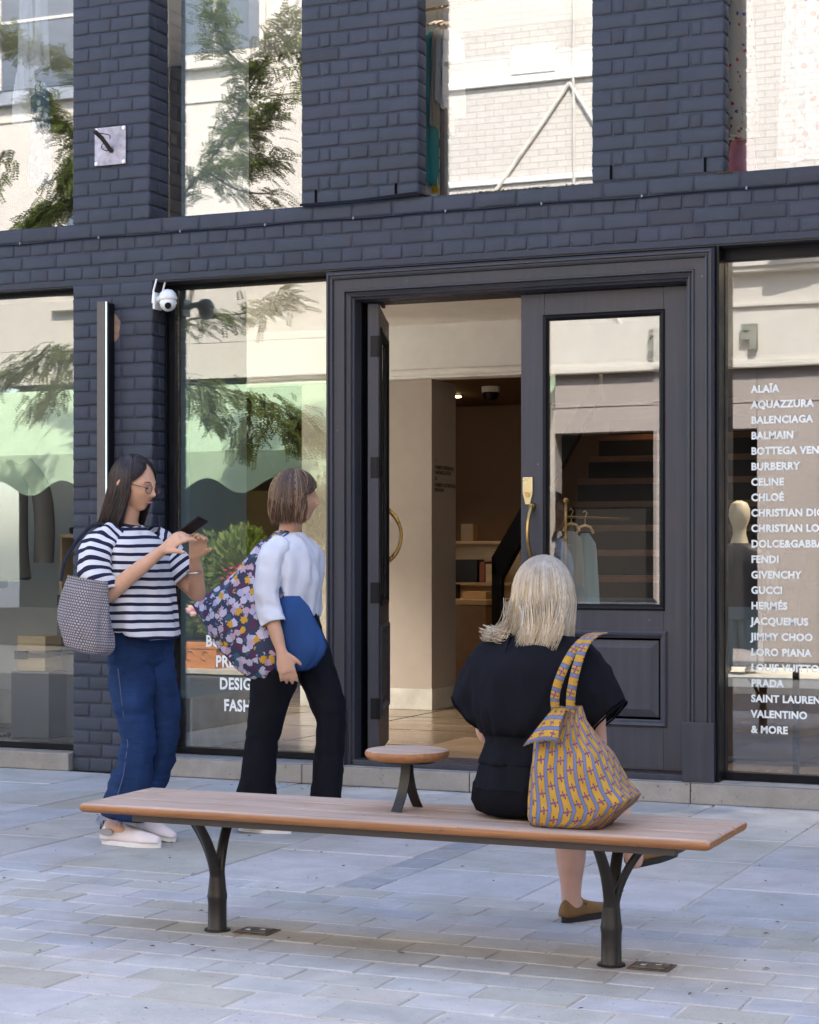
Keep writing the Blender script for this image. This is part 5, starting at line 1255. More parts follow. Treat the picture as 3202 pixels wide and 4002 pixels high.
def cloth_tube(pts, rs_, n=40, amp=.006, folds=7, seed=0, sub=6, flat=None, cap=False, up=None):
    r = random.Random(seed); ph = [r.uniform(0, 6.28) for _ in range(4)]; c = curve(pts, sub); k = len(c); g_ = []
    t0 = (c[1] - c[0]).normalized(); ref = Vector(up) if up else (Vector((0, 1, 0)))
    for i, p in enumerate(c):
        tn = (c[min(i + 1, k - 1)] - c[max(i - 1, 0)]).normalized(); u = (ref - tn * ref.dot(tn)).normalized(); v = tn.cross(u)
        t = i / (k - 1) * (len(rs_) - 1); a = int(min(t, len(rs_) - 2)); fr = t - a; ra, rb = rs_[a], rs_[a + 1]
        ra = ra if isinstance(ra, tuple) else (ra, ra); rb = rb if isinstance(rb, tuple) else (rb, rb)
        A, B = lerp(ra[0], rb[0], fr), lerp(ra[1], rb[1], fr); q = i / (k - 1)
        ring = []
        for j in range(n):
            th = 2 * pi * j / n
            w_ = amp * (sin(folds * th + ph[0] + 3 * q) * .5 + sin((folds - 3) * th + ph[1] - 4 * q) * .35 + sin(2 * th + 9 * q + ph[2]) * .35 + .35 * sin(23 * q + 2 * th + ph[3]))
            ring.append(p + u * cos(th) * (A + w_) + v * sin(th) * (B + w_))
        g_.append(ring)
    return g_, c
def cloth_obj(name, parts, mat, parent, uvs=True, thick=.003, wr=.0065, fq=(11, 11, 15)):
    m_v = []; m_f = []; uv = []
    for g_, vs in parts:
        K0, N_ = len(g_), len(g_[0]); sub_ = max(1, int(round(42 / K0)))
        cols = [curve([r[i] for r in g_], sub_) for i in range(N_)] if sub_ > 1 else [[Vector(r[i]) for r in g_] for i in range(N_)]
        K_ = len(cols[0]); nv = [lerp(vs[min(int(k / sub_), K0 - 1)], vs[min(int(k / sub_) + 1, K0 - 1)], (k / sub_) % 1) for k in range(K_)]
        b0 = len(m_v)
        for k in range(K_):
            cen = sum((cols[i][k] for i in range(N_)), Vector()) / N_
            for i in range(N_):
                p = cols[i][k]; d = (p - cen); L_ = d.length or 1; q = Vector((p.x * fq[0], p.y * fq[1], p.z * fq[2] + p.x * 5))
                n1 = mnoise.noise(q); n2 = 1 - abs(mnoise.noise(q * 1.6 + Vector((3, 7, 1)))) * 2; n3 = mnoise.noise(q * 3.2)
                m_v.append(tuple(p + d / L_ * wr * (n1 * .9 + n2 * .6 - .3 + n3 * .3)))
        for k in range(K_ - 1):
            for i in range(N_):
                j = (i + 1) % N_; m_f.append((b0 + k * N_ + i, b0 + k * N_ + j, b0 + (k + 1) * N_ + j, b0 + (k + 1) * N_ + i)); uv += [(i / N_, nv[k]), ((i + 1) / N_, nv[k]), ((i + 1) / N_, nv[k + 1]), (i / N_, nv[k + 1])]
    me = bpy.data.meshes.new(name); me.from_pydata(m_v, [], m_f); L = me.uv_layers.new(name='UVMap')
    for i, c in enumerate(uv): L.data[i].uv = c
    for p in me.polygons: p.use_smooth = True
    o = put(name, me, mat, parent); sd = o.modifiers.new('t', 'SOLIDIFY'); sd.thickness = thick; sd.offset = -1; return o
def clen(c):
    out = [0.0]
    for i in range(1, len(c)): out.append(out[-1] + (c[i] - c[i - 1]).length)
    return out
def shoe(parent, heel, d, L, mat, sole, w_=.045, h=.055, name='shoe', collar=True, pitch=0.0):
    heel = Vector(heel); d = Vector(d); d.normalize(); s_ = Vector((-d.y, d.x, 0)).normalized(); up_ = s_.cross(d) * -1 if s_.cross(d).z < 0 else s_.cross(d)
    m = MB(); R_ = []
    for t, ww, hh in ((0, .55, .85), (.04, .78, 1.0), (.2, .84, 1.05), (.38, .86, .95), (.55, .98, .72), (.75, 1.0, .55), (.9, .8, .45), (.98, .45, .32), (1.0, .2, .2)):
        ring = []
        for i in range(18):
            a = 2 * pi * i / 18; y = cos(a); z = sin(a)
            ring.append(heel + d * L * t + s_ * (w_ * ww * y * (1 if z < 0 else 1 - .25 * z)) + up_ * (h * hh * (max(z, -.25) + .25) / 1.25 + .018))
        R_.append(ring)
    m.loft(R_); o = put(name, m.mesh(name, 'all'), mat, parent)
    m = MB(); m.loft([[heel + d * L * (.5 + .515 * cos(a)) + s_ * (w_ * (1.04 - .12 * cos(2 * a + .4)) * sin(a) * (1 if cos(a) > 0 else .86)) + up_ * z for a in [2 * pi * i / 26 for i in range(26)]] for z in (.0, .019)])
    put('sole', m.mesh('sole', True), sole, o); return o
def strip_mat(name, a, b_, period, duty, axis='z', rough=.9, uvv=False, off=0.0):
    b = NB(name)
    if uvv:
        uv = b.n('ShaderNodeUVMap'); sp = b.n('ShaderNodeSeparateXYZ'); b.l(uv.outputs[0], sp.inputs[0]); s_ = sp.outputs[1]
    else:
        sp = b.n('ShaderNodeSeparateXYZ'); b.l(b.world(), sp.inputs[0]); s_ = sp.outputs[2]
    wob = b.math('MULTIPLY', b.noise(b.world(), 7, 2), .010)
    f = b.math('FRACT', b.math('DIVIDE', b.math('ADD', b.math('ADD', s_, wob), off), period))
    return b.set(b.mix(b.math('LESS_THAN', f, duty), a, b_), rough, 0, .2, b.bump(b.noise(b.world(), 380, 2), .25, .0008, b.bump(b.noise(b.world(), 22, 3), .35, .006)))
def denim(name, c):
    b = NB(name); n = b.noise(b.world(), 5, 4); f = b.noise(b.world((60, 60, 200)), 3.0, 2); w_ = b.noise(b.world((3, 3, 12)), 2.5, 4, .6)
    cc = b.ramp(n, [(.3, tuple(x * .75 for x in c)), (.7, tuple(x * 1.35 for x in c))]); cc = b.mix(.5, cc, b.ramp(f, [(.35, .65), (.65, 1.3)]), 'MULTIPLY')
    return b.set(cc, .85, 0, .2, b.bump(w_, .7, .012, b.bump(f, .3, .001)))

# ------------------------------------------------------------------ seated woman (back to the camera)
w3 = T('person', 'seated woman with long ash blond hair in loose black top, back turned, on the bench', 'person', (-1.97, -3.62, ZT))
b3 = MB(); HX, HYY = -1.945, -3.60
limb(b3, [(-1.97, -3.62, .47), (-1.97, -3.64, .60), (-1.965, -3.64, .76), (-1.955, -3.62, .90), (-1.95, -3.61, .98), (HX, -3.60, 1.04)], [(.115, .13), (.085, .105), (.08, .125), (.062, .135), (.05, .055), .05], 20)
head(b3, (HX, -3.585, 1.085), radians(95), radians(12), 0, 1.0)
L_EL, R_EL = (-2.155, -3.53, .655), (-1.80, -3.54, .64)
limb(b3, [(-2.085, -3.61, .895), (-2.135, -3.59, .78), L_EL], [.045, .042, .036]); limb(b3, [L_EL, (-2.10, -3.42, .62), (-2.03, -3.33, .63)], [.038, .034, .026])
limb(b3, [(-1.845, -3.61, .895), (-1.80, -3.59, .78), R_EL], [.045, .042, .036]); limb(b3, [R_EL, (-1.86, -3.42, .61), (-1.92, -3.34, .62)], [.038, .034, .026])
hand(b3, (-2.03, -3.33, .63), (.6, .7, .15), (.5, -.3, .6), .165, thumb_side=-1); hand(b3, (-1.92, -3.34, .62), (-.5, .8, .15), (-.5, -.3, .6), .165)
limb(b3, [(-2.05, -3.60, .50), (-2.05, -3.35, .50), (-2.035, -3.14, .475)], [.088, .075, .056]); limb(b3, [(-2.035, -3.14, .47), (-2.025, -3.115, .36), (-2.03, -3.09, .24), (-2.03, -3.085, .10), (-2.03, -3.08, .05)], [.056, .05, .053, .034, .034])
limb(b3, [(-1.90, -3.60, .51), (-1.93, -3.36, .52), (-1.95, -3.16, .50)], [.085, .07, .05]); limb(b3, [(-1.95, -3.16, .50), (-1.90, -3.10, .40), (-1.85, -3.07, .32), (-1.82, -3.055, .21)], [.055, .052, .04, .032])
limb(b3, [(-2.03, -3.085, .055), (-2.01, -2.99, .03)], [.032, .026])
put('body', remesh(b3, 'body', .0055, 5), M['skin_pink'], w3)
M['black_cloth'] = simple('black_linen', (.007, .0075, .012), .92, 0, .2, 5, 180, .5, .0015, .12)
M['black_cloth2'] = simple('black_skirt_cloth', (.005, .005, .008), .9, 0, .2, 6, 200, .4, .001, .1)
# bodice as sections; wide batwing sleeves
def sec(cx, cy, z, a, b_, n=56, e=.9, am=.004, ph=0, f=9):
    out = []
    for i in range(n):
        th = 2 * pi * i / n; ca, sa = cos(th), sin(th); w_ = 1 + am / a * sin(f * th + ph) + am / a * .6 * sin((f + 5) * th - ph * 2)
        out.append(Vector((cx + a * w_ * (abs(ca) ** e) * (1 if ca > 0 else -1), cy + b_ * w_ * (abs(sa) ** e) * (1 if sa > 0 else -1), z)))
    return out
tp = [sec(-1.995, -3.645, .425, .128, .13, am=.003), sec(-1.998, -3.645, .47, .150, .135, am=.003), sec(-1.995, -3.645, .52, .150, .13, am=.002), sec(-1.985, -3.65, .58, .138, .118, am=.002), sec(-1.980, -3.655, .64, .124, .106, am=.002), sec(-1.978, -3.655, .665, .122, .104, am=.006, f=15),
      sec(-1.976, -3.655, .675, .132, .115, am=.010, f=15), sec(-1.972, -3.655, .71, .152, .13, am=.009, ph=.5, f=13), sec(-1.968, -3.655, .78, .168, .132, am=.007, ph=1), sec(-1.962, -3.65, .86, .180, .122, am=.005, ph=1.6), sec(-1.955, -3.635, .915, .172, .10, am=.003), sec(-1.95, -3.62, .948, .128, .08, am=.002), sec(-1.947, -3.61, .966, .088, .068, am=.001), sec(-1.945, -3.60, .985, .066, .06, am=.001)]
cloth_obj('top', [(tp[3:], [.58 + i * .03 for i in range(len(tp) - 3)])], M['black_cloth'], w3, wr=.010, fq=(16, 12, 9))
hem = MB(); put('peplum', MB().loft([[v + Vector((0, 0, -.012)) for v in tp[2]], tp[3], tp[4]], False).mesh('peplum', 'all'), M['black_cloth'], w3)
def wing(sx, cx0):
    up = [(.07, .968), (.10, .962), (.175, .945), (.225, .895), (.262, .835), (.285, .775)]
    lo = [(.09, .67), (.10, .665), (.125, .664), (.15, .665), (.17, .668), (.182, .672)]
    rings = []; K_ = 20
    U_ = curve([(p[0], 0, p[1]) for p in up], 4); L_ = curve([(p[0], 0, p[1]) for p in lo], 4)
    for k in range(len(U_)):
        t = k / (len(U_) - 1); u_, l_ = U_[k], L_[k]; ctr = (u_ + l_) / 2; hv = (u_ - l_) / 2; dd = lerp(.112, .062, t); ring = []
        for i in range(52):
            th = 2 * pi * i / 52; w_ = 1 + .06 * t * sin(7 * th + 2 * t) + .035 * sin(4 * th + sx)
            p = ctr + hv * sin(th); ring.append(Vector((cx0 + sx * p.x, -3.635 + .03 * t + cos(th) * dd * w_, p.z)))
        rings.append(ring)
    return rings
WL = wing(-1, -1.948); WR = wing(1, -1.972)
for W_ in (WL, WR):
    cloth_obj('sleeve', [(W_, [i * .02 for i in range(len(W_))])], M['black_cloth'], w3, wr=.010, fq=(14, 12, 8))
    lc = MB(); R_ = W_[-1]; n_ = len(R_)
    for i in range(n_ * 2):
        p = R_[(i // 2) % n_].lerp(R_[(i // 2 + 1) % n_], .5 * (i % 2)); nd = (p - sum((q for q in R_), Vector()) / n_).normalized(); q = p + (R_[0] - W_[-2][0]).normalized() * .005
        lc.ball(q, .0045, 5, 3)
    put('lace_edging', lc, M['black_cloth2'], w3)
put('skirt', MB().loft([sec(-1.99, -3.63, ZT + .004, .105, .115), sec(-1.992, -3.63, ZT + .02, .142, .145), sec(-1.995, -3.635, .47, .156, .143), sec(-1.995, -3.64, .52, .150, .132), sec(-1.99, -3.64, .56, .13, .11)]).mesh('skirt', 'all'), M['black_cloth2'], w3)
sk = MB(); limb(sk, [(-2.045, -3.60, .505), (-2.05, -3.38, .505), (-2.04, -3.20, .49)], [.105, .092, .078]); limb(sk, [(-1.905, -3.60, .515), (-1.925, -3.38, .53), (-1.945, -3.22, .515)], [.10, .088, .070]); put('skirt', sk.mesh('skirt', 'all'), M['black_cloth2'], w3)
nk = MB(); [nk.ball((-1.945 + .066 * cos(a), -3.602 + .060 * sin(a), .985), .0045, 5, 3) for a in [2 * pi * i / 60 for i in range(60)]]; put('lace_edging', nk, M['black_cloth2'], w3)
def zend3(a):   # a measured from the face (+y); back is a = pi
    base = .955
    return base + .015 * cos(3 * a)
hair(w3, (HX, -3.60, 1.085), radians(95), (.092, .088, .116), 6800, lambda a: .945 + (.03 if a > 1.6 else 0) - .012 * cos(2 * a), M['hair_blond'], 0.15, .8, .0012, lambda a: -.04 + (.14 if 1.2 < a < 2.4 else 0), K=13, puff=1.7, curlin=.06)
# stray ends flicking out to the left
fk = MB()
for i in range(230):
    s0 = Vector((HX - .085 + rh.uniform(-.015, .03), -3.64 + rh.uniform(-.05, .03), 1.03 + rh.uniform(-.05, .05))); e = Vector((-2.078 + rh.uniform(-.035, .035), -3.66 + rh.uniform(-.04, .03), .966 + rh.gauss(0, .012)))
    mid = s0.lerp(e, .5) + Vector((.012, 0, -.022 + rh.gauss(0, .006))); fk.tube(curve([s0, mid, e, e + Vector((-.012, 0, .008 * rh.random()))], 3), [.0012] * 6 + [.001, .0008, .0006, .0003], 3, False)
for i in range(520):
    x = rh.uniform(-1.985, -1.84); s0 = Vector((x + rh.uniform(-.01, .01), -3.695 + .02 * rh.random(), 1.06 + rh.uniform(-.04, .02))); e = Vector((x * .75 + -1.92 * .25 + rh.uniform(-.03, .01), -3.715, .945 + rh.gauss(0, .012)))
    fk.tube(curve([s0, s0.lerp(e, .5) + Vector((.012, -.012, 0)), e], 4), [.0013] * 5 + [.0011, .0009, .0006, .0003], 3, False)
put('hair_ends', fk.mesh('hair_ends', 'all'), M['hair_blond'], w3)
M['suede'] = simple('brown_suede', (.20, .105, .035), .9, 0, .15, 20, 200, .4); M['sole_dark'] = simple('dark_sole', (.015, .014, .014), .7)
s1 = shoe(w3, (-2.045, -3.125, .0), (.42, .9, 0), .225, M['suede'], M['sole_dark'], .037, .055)
put('strap', MB().tube(curve([(-2.065, -3.03, .045), (-2.03, -3.035, .075), (-1.985, -3.06, .055)], 4), .005, 8), M['suede'], s1)
shoe(w3, (-1.845, -3.06, .180), (.76, .52, .20), .175, M['suede'], M['sole_dark'], .036, .045)

# ------------------------------------------------------------------ walking woman with phone
w1 = T('person', 'walking woman in striped navy and white T-shirt and blue jeans, looking at her phone', 'person', (-4.25, -2.2, 0))
b1 = MB(); HC = (-4.252, -2.19, 1.500)
hp = head(b1, HC, radians(-3), radians(14), 0, .98)
limb(b1, [(-4.29, -2.19, 1.27), (-4.288, -2.19, 1.34), (-4.272, -2.19, 1.41)], [.056, .046, .044])
limb(b1, [(-4.24, -2.18, .86), (-4.255, -2.18, .98), (-4.28, -2.18, 1.12), (-4.285, -2.18, 1.24), (-4.29, -2.185, 1.31)], [(.13, .10), (.115, .09), (.13, .10), (.15, .085), (.07, .06)], 20)
RS, RE, RW = (-4.33, -2.33, 1.27), (-4.25, -2.40, 1.045), (-4.045, -2.31, 1.225)
LS, LE, LW_ = (-4.262, -2.065, 1.245), (-4.07, -1.98, 1.04), (-4.00, -2.13, 1.205)
limb(b1, [RS, (-4.30, -2.38, 1.16), RE], [.048, .043, .038]); limb(b1, [RE, (-4.15, -2.365, 1.13), RW], [.038, .033, .023])
limb(b1, [LS, (-4.18, -2.0, 1.15), LE], [.048, .043, .036]); limb(b1, [LE, (-4.035, -2.05, 1.12), LW_], [.036, .031, .022])
hand(b1, RW, (.78, .22, .62), (.25, .75, -.35), .172, (.35, .5, .55, .6), -1, .4)
hand(b1, LW_, (.45, -.25, .85), (.1, -.8, -.2), .165, (.55, .6, .65, .7), 1, .5)
# legs
limb(b1, [(-4.228, -2.25, .84), (-4.222, -2.25, .62), (-4.20, -2.24, .46), (-4.235, -2.24, .28), (-4.325, -2.24, .09)], [.075, .066, .05, .044, .032]); limb(b1, [(-4.33, -2.24, .075), (-4.22, -2.25, .035)], [.036, .03])
limb(b1, [(-4.235, -2.10, .84), (-4.21, -2.10, .64), (-4.19, -2.10, .46), (-4.24, -2.10, .26), (-4.33, -2.10, .13)], [.07, .075, .055, .048, .034]); limb(b1, [(-4.33, -2.10, .12), (-4.27, -2.10, .06)], [.034, .03])
put('body', remesh(b1, 'body', .0045, 4), M['skin'], w1)
for sg in (-1, 1):
    e = hp((.0865, sg * .031, .003)); put('eye', MB().ball(e, (.006, .010, .0042), 12, 8).mesh('eye', True), simple('eye', (.05, .035, .03), .2), w1)
    put('eyebrow', MB().tube([hp((.093, sg * .016, .026)), hp((.0915, sg * .032, .031)), hp((.078, sg * .047, .026))], [.0012, .0026, .001], 6), M['hair_black'], w1)
put('lips', MB().tube([hp((.083, -.022, -.058)), hp((.0965, -.008, -.056)), hp((.0965, .008, -.056)), hp((.083, .020, -.058))], [.001, .004, .004, .001], 8).mesh('lips', True), simple('lips', (.40, .17, .14), .45), w1)
gm = MB()
for sg in (-1, 1):
    cc_ = [hp((.104 - .006 * abs(cos(a)), sg * .033 + .024 * cos(a), .002 + .019 * sin(a))) for a in [2 * pi * i / 20 for i in range(21)]]; gm.tube(cc_, .0013, 5, False)
    gm.tube([hp((.096, sg * .056, .008)), hp((.03, sg * .078, .008)), hp((-.015, sg * .080, .004))], .0016, 6)
gm.tube([hp((.110, -.010, .004)), hp((.112, 0, .007)), hp((.110, .010, .004))], .0013, 5)
gl_ = put('glasses', gm, simple('thin_grey_metal', (.08, .07, .08), .3, .8), w1)
put('lens', MB().loft([[hp((x, -.033 + .023 * cos(a), .002 + .018 * sin(a))) for a in [2 * pi * i / 16 for i in range(16)]] for x in (.1005, .1015)]).loft([[hp((x, .033 + .023 * cos(a), .002 + .018 * sin(a))) for a in [2 * pi * i / 16 for i in range(16)]] for x in (.1005, .1015)]), make_glass('spectacle_lens', (.98, .97, 1), .05, 0), gl_)
put('earring', MB().ball(hp((-.004, -.084, -.034)), .004, 8, 6).ball(hp((-.010, -.084, -.027)), .003, 8, 6), M['chrome'], w1)
hair(w1, (HC[0] - .008, HC[1], HC[2] + .006), radians(-3), (.103, .085, .118), 3000, lambda a: 1.315 + .02 * cos(a), M['hair_black'], -.15, 1.12, .0022, lambda a: -.02 + .10 * (abs(a) > 2.2), K=12, puff=1.2, tilt=-.055)
# T-shirt
M['navy_stripe'] = strip_mat('navy_white_stripes', (.62, .62, .66), (.016, .017, .045), .0345, .40)
M['navy_stripe_sleeve'] = strip_mat('navy_white_sleeve_stripes', (.62, .62, .66), (.016, .017, .045), .036, .45, uvv=True)
T1 = []; zz1 = [.885, .92, .98, 1.05, 1.12, 1.19, 1.25, 1.29, 1.315, 1.33]
for z, cx, a, b_ in zip(zz1, (-4.215, -4.218, -4.225, -4.235, -4.243, -4.253, -4.264, -4.276, -4.283, -4.287), (.150, .145, .138, .132, .130, .128, .118, .096, .074, .061), (.19, .19, .185, .18, .18, .178, .168, .13, .085, .062)):
    T1.append(sec(cx, -2.185, z + 0, a, b_, 64, 1.0, .006 if z < 1.25 else .002, z * 9, 6))
for p in T1[0]: p.z += .028 * (-1 if p.x > -4.2 else 1) * min(1, abs(p.x + 4.22) / .12)
for p in T1[1]: p.z += .012 * (-1 if p.x > -4.2 else 1) * min(1, abs(p.x + 4.22) / .12)
cloth_obj('t_shirt', [(T1, zz1)], M['navy_stripe'], w1, wr=.012, fq=(10, 10, 6))
put('collar', MB().tube([(-4.287 + .062 * cos(a), -2.185 + .060 * sin(a), 1.332 - .012 * cos(a)) for a in [2 * pi * i / 24 for i in range(25)]], (.009), 8).mesh('collar', True), simple('navy_rib', (.012, .013, .035), .9), w1)
for nm, pts, rr, sd_ in (('sleeve', [(-4.305, -2.265, 1.285), (-4.318, -2.345, 1.225), (-4.300, -2.40, 1.13), (-4.255, -2.41, 1.045)], [(.070, .062), (.082, .068), (.086, .070), (.084, .066)], 3), ('sleeve', [(-4.25, -2.09, 1.28), (-4.20, -2.02, 1.20), (-4.13, -1.985, 1.11)], [(.075, .07), (.085, .08), (.085, .07)], 4)):
    g_, c_ = cloth_tube(pts, rr, 44, .007, 6, sd_); cloth_obj(nm, [(g_, clen(c_))], M['navy_stripe_sleeve'], w1)
put('sleeve_cuff', MB(), None, w1) if False else None
# jeans
M['denim'] = denim('blue_denim', (.011, .030, .092))
JL = []
g_, c_ = cloth_tube([(-4.232, -2.25, .86), (-4.228, -2.26, .72), (-4.215, -2.255, .56), (-4.200, -2.25, .45), (-4.215, -2.245, .32), (-4.258, -2.24, .19), (-4.272, -2.24, .115)], [(.095, .080), (.095, .084), (.086, .076), (.078, .068), (.082, .074), (.09, .090), (.094, .096)], 48, .006, 5, 7); JL.append((g_, clen(c_)))
g_, c_ = cloth_tube([(-4.235, -2.12, .86), (-4.215, -2.11, .72), (-4.19, -2.10, .55), (-4.19, -2.10, .43), (-4.23, -2.10, .30), (-4.28, -2.10, .20), (-4.30, -2.10, .16)], [(.10, .10), (.10, .10), (.09, .09), (.08, .08), (.085, .085), (.095, .09), (.098, .095)], 48, .006, 5, 8); JL.append((g_, clen(c_)))
HPS = [sec(-4.235, -2.185, z, a, b_, 60, 1.0, .002) for z, a, b_ in ((.72, .085, .165), (.78, .103, .172), (.84, .106, .172), (.90, .102, .160), (.965, .100, .150))]
JL.append((HPS, [0, 1, 2, 3, 4]))
jn = cloth_obj('jeans', JL, M['denim'], w1, wr=.011, fq=(9, 9, 22))
fr1 = MB()
for cx, cy, cz, rr_ in ((-4.285, -2.24, .115, .100), (-4.30, -2.10, .16, .096)):
    for i in range(110):
        a = 2 * pi * i / 110; p = Vector((cx + rr_ * cos(a), cy + rr_ * sin(a), cz)); fr1.tube([p, p + Vector((rh.gauss(0, .003), rh.gauss(0, .003), -.014)), p + Vector((rh.gauss(0, .006), rh.gauss(0, .006), -.026 - rh.random() * .008))], [.0012, .0009, .0004], 3, False)
put('frayed_hem', fr1, simple('frayed_denim', (.30, .36, .50), .95), jn)
put('side_seam', MB().tube([(-4.228, -2.357, .74), (-4.212, -2.340, .55), (-4.20, -2.326, .43), (-4.218, -2.330, .30), (-4.265, -2.338, .15)], .0022, 5), simple('seam_thread', (.07, .10, .2), .9), jn)
M['trainer'] = simple('white_pink_trainer', (.66, .58, .57), .6, 0, .10, 14, 120, .2); M['white_sole'] = simple('white_rubber', (.72, .70, .68), .5)
sh1 = shoe(w1, (-4.375, -2.24, .0), (1, -.04, 0), .285, M['trainer'], M['white_sole'], .046, .075, 'trainer')
put('heel_tab', MB().ball((-4.368, -2.24, .07), (.014, .03, .028)), simple('black_heel', (.03, .03, .03), .6), sh1)
put('sole_patch', MB().loft([[( -4.33 + .035 * cos(a), -2.290, .055 + .014 * sin(a)) for a in [2 * pi * i / 14 for i in range(14)]], [( -4.33 + .035 * cos(a), -2.278, .055 + .014 * sin(a)) for a in [2 * pi * i / 14 for i in range(14)]]]), simple('grey_suede', (.3, .29, .29), .9), sh1)
sh2 = shoe(w1, (-4.385, -2.10, .06), (1, 0, -.22), .28, M['trainer'], M['white_sole'], .045, .07, 'trainer')
ph = T('phone', 'black mobile phone held in the walking woman’s hands', 'phone', (-3.97, -2.2, 1.3))
pm = bmesh.new(); bmesh.ops.create_cube(pm, size=1); bmesh.ops.scale(pm, vec=(.074, .008, .15), verts=pm.verts); bmesh.ops.bevel(pm, geom=pm.edges[:], offset=.003, segments=2, affect='EDGES')
pme = bpy.data.meshes.new('case'); pm.to_mesh(pme); pm.free(); ph['label'] = "black phone held in both hands of the woman in the striped shirt"
q_ = put('case', pme, M['black'], ph, (-3.968, -2.225, 1.312))
_z = Vector((.80, .10, .55)).normalized(); _y = Vector((-.55, .25, .78)); _y = (_y - _z * _y.dot(_z)).normalized(); _x = _y.cross(_z)
q_.rotation_euler = Matrix((_x, _y, _z)).transposed().to_euler()
br = put('bracelet', MB().tube([(-4.028 + .030 * cos(a), -2.085 + .024 * sin(a), 1.135 + .006 * sin(a)) for a in [2 * pi * i / 20 for i in range(21)]], .0035, 6, False), M['chrome'], w1)
# woven bag under her arm
def weave(name, a, b_):
    b = NB(name); tc = b.n('ShaderNodeUVMap'); sp = b.n('ShaderNodeSeparateXYZ'); b.l(tc.outputs[0], sp.inputs[0])
    U = b.math('MULTIPLY', sp.outputs[0], 60.0); V_ = b.math('DIVIDE', sp.outputs[1], .011)
    row = b.math('MODULO', b.math('FLOOR', V_), 2.0); f1 = b.math('ABSOLUTE', b.math('SUBTRACT', b.math('FRACT', b.math('ADD', U, b.math('MULTIPLY', row, .5))), .5)); f2 = b.math('ABSOLUTE', b.math('SUBTRACT', b.math('FRACT', V_), .5))
    h_ = b.math('MULTIPLY', b.math('SUBTRACT', .5, f1), b.math('SUBTRACT', .5, f2)); c = b.ramp(h_, [(.03, b_), (.10, a)])
    return b.set(c, .8, 0, .3, b.bump(h_, 1.0, .01))
M['weave'] = weave('grey_woven_leather', (.36, .33, .37), (.09, .085, .10))
wb_ = T('woven_bag', 'grey woven shoulder bag tucked under the arm of the striped-shirt woman', 'bag', (-4.4, -2.44, .8))
G2 = []; zs = [.805, .812, .83, .87, .93, 1.0, 1.06, 1.10, 1.112]
for z, a, b_, cx in zip(zs, (.05, .078, .100, .115, .118, .108, .098, .092, .09), (.02, .04, .055, .062, .06, .05, .04, .025, .022), (-4.285, -4.29, -4.295, -4.30, -4.31, -4.31, -4.305, -4.30, -4.30)):
    G2.append([p + Vector((0, 0, .02 * (p.x - cx) / .14 * -1)) for p in sec(cx, -2.475, z, a, b_, 60, .85, .005, z * 8, 5)])
o = cloth_obj('bag_body', [(G2, zs)], M['weave'], wb_, thick=.004)
put('base', MB().loft([G2[0], [p * 1 + Vector((0, 0, .003)) for p in G2[0]]]), M['weave'], wb_)
put('strap', MB().tube(curve([(-4.43, -2.47, 1.10), (-4.42, -2.44, 1.20), (-4.36, -2.35, 1.325), (-4.30, -2.30, 1.31), (-4.27, -2.30, 1.2), (-4.25, -2.44, 1.10)], 5), [(.012, .004)] * 26, 8).mesh('strap', True), simple('navy_strap', (.02, .025, .05), .7), wb_)

# ------------------------------------------------------------------ second walker
w2 = T('person', 'walking woman with short brown bob, white top and black flared trousers, face turned away', 'person', (-3.82, -1.6, 0))
b2 = MB(); H2 = (-3.800, -1.60, 1.455)
head(b2, H2, radians(28), radians(4), 0, .97)
limb(b2, [(-3.83, -1.60, 1.24), (-3.825, -1.60, 1.31), (-3.81, -1.60, 1.38)], [.056, .049, .049])
limb(b2, [(-3.805, -1.60, .80), (-3.805, -1.60, .95), (-3.80, -1.60, 1.10), (-3.81, -1.60, 1.20), (-3.825, -1.60, 1.27)], [(.12, .08), (.10, .07), (.12, .075), (.125, .065), (.06, .05)], 20)
limb(b2, [(-3.825, -1.745, 1.235), (-3.835, -1.79, 1.12), (-3.825, -1.80, .99)], [.042, .038, .034]); limb(b2, [(-3.825, -1.80, .99), (-3.78, -1.82, .88), (-3.745, -1.83, .79)], [.034, .031, .022])
hand(b2, (-3.745, -1.83, .79), (.30, 0, -.95), (-.5, .8, 0), .17, (.35, .4, .45, .5), 1, .35)
limb(b2, [(-3.82, -1.455, 1.235), (-3.84, -1.41, 1.12), (-3.85, -1.40, 1.0)], [.042, .038, .034]); limb(b2, [(-3.85, -1.40, 1.0), (-3.86, -1.40, .88), (-3.85, -1.40, .79)], [.034, .03, .022]); hand(b2, (-3.85, -1.40, .79), (.1, 0, -.99), (0, -.9, 0), .165, (.4, .4, .5, .5), -1, .4)
limb(b2, [(-3.83, -1.68, .80), (-3.87, -1.68, .62), (-3.91, -1.68, .46), (-3.945, -1.68, .25), (-3.965, -1.68, .09)], [.08, .07, .055, .048, .034]); limb(b2, [(-3.98, -1.68, .08), (-3.88, -1.69, .035)], [.034, .03])
limb(b2, [(-3.80, -1.52, .80), (-3.72, -1.52, .66), (-3.67, -1.52, .50), (-3.675, -1.52, .30), (-3.69, -1.52, .12)], [.08, .07, .05, .045, .034]); limb(b2, [(-3.69, -1.52, .11), (-3.59, -1.52, .07)], [.034, .03])
put('body', remesh(b2, 'body', .0055, 4), M['skin'], w2)
hair(w2, (H2[0] - .004, H2[1], H2[2] + .008), radians(28), (.106, .096, .115), 2900, lambda a: 1.355 + .0 * a, M['hair_brown'], 0.2, 1.1, .0019, lambda a: .10, K=12, puff=2.0, curlin=.22)
M['white_knit'] = creased(simple('white_jersey', (.62, .63, .70), .9, 0, .05, 6, 240, .3, .0015, .15), 9, .8, .014)
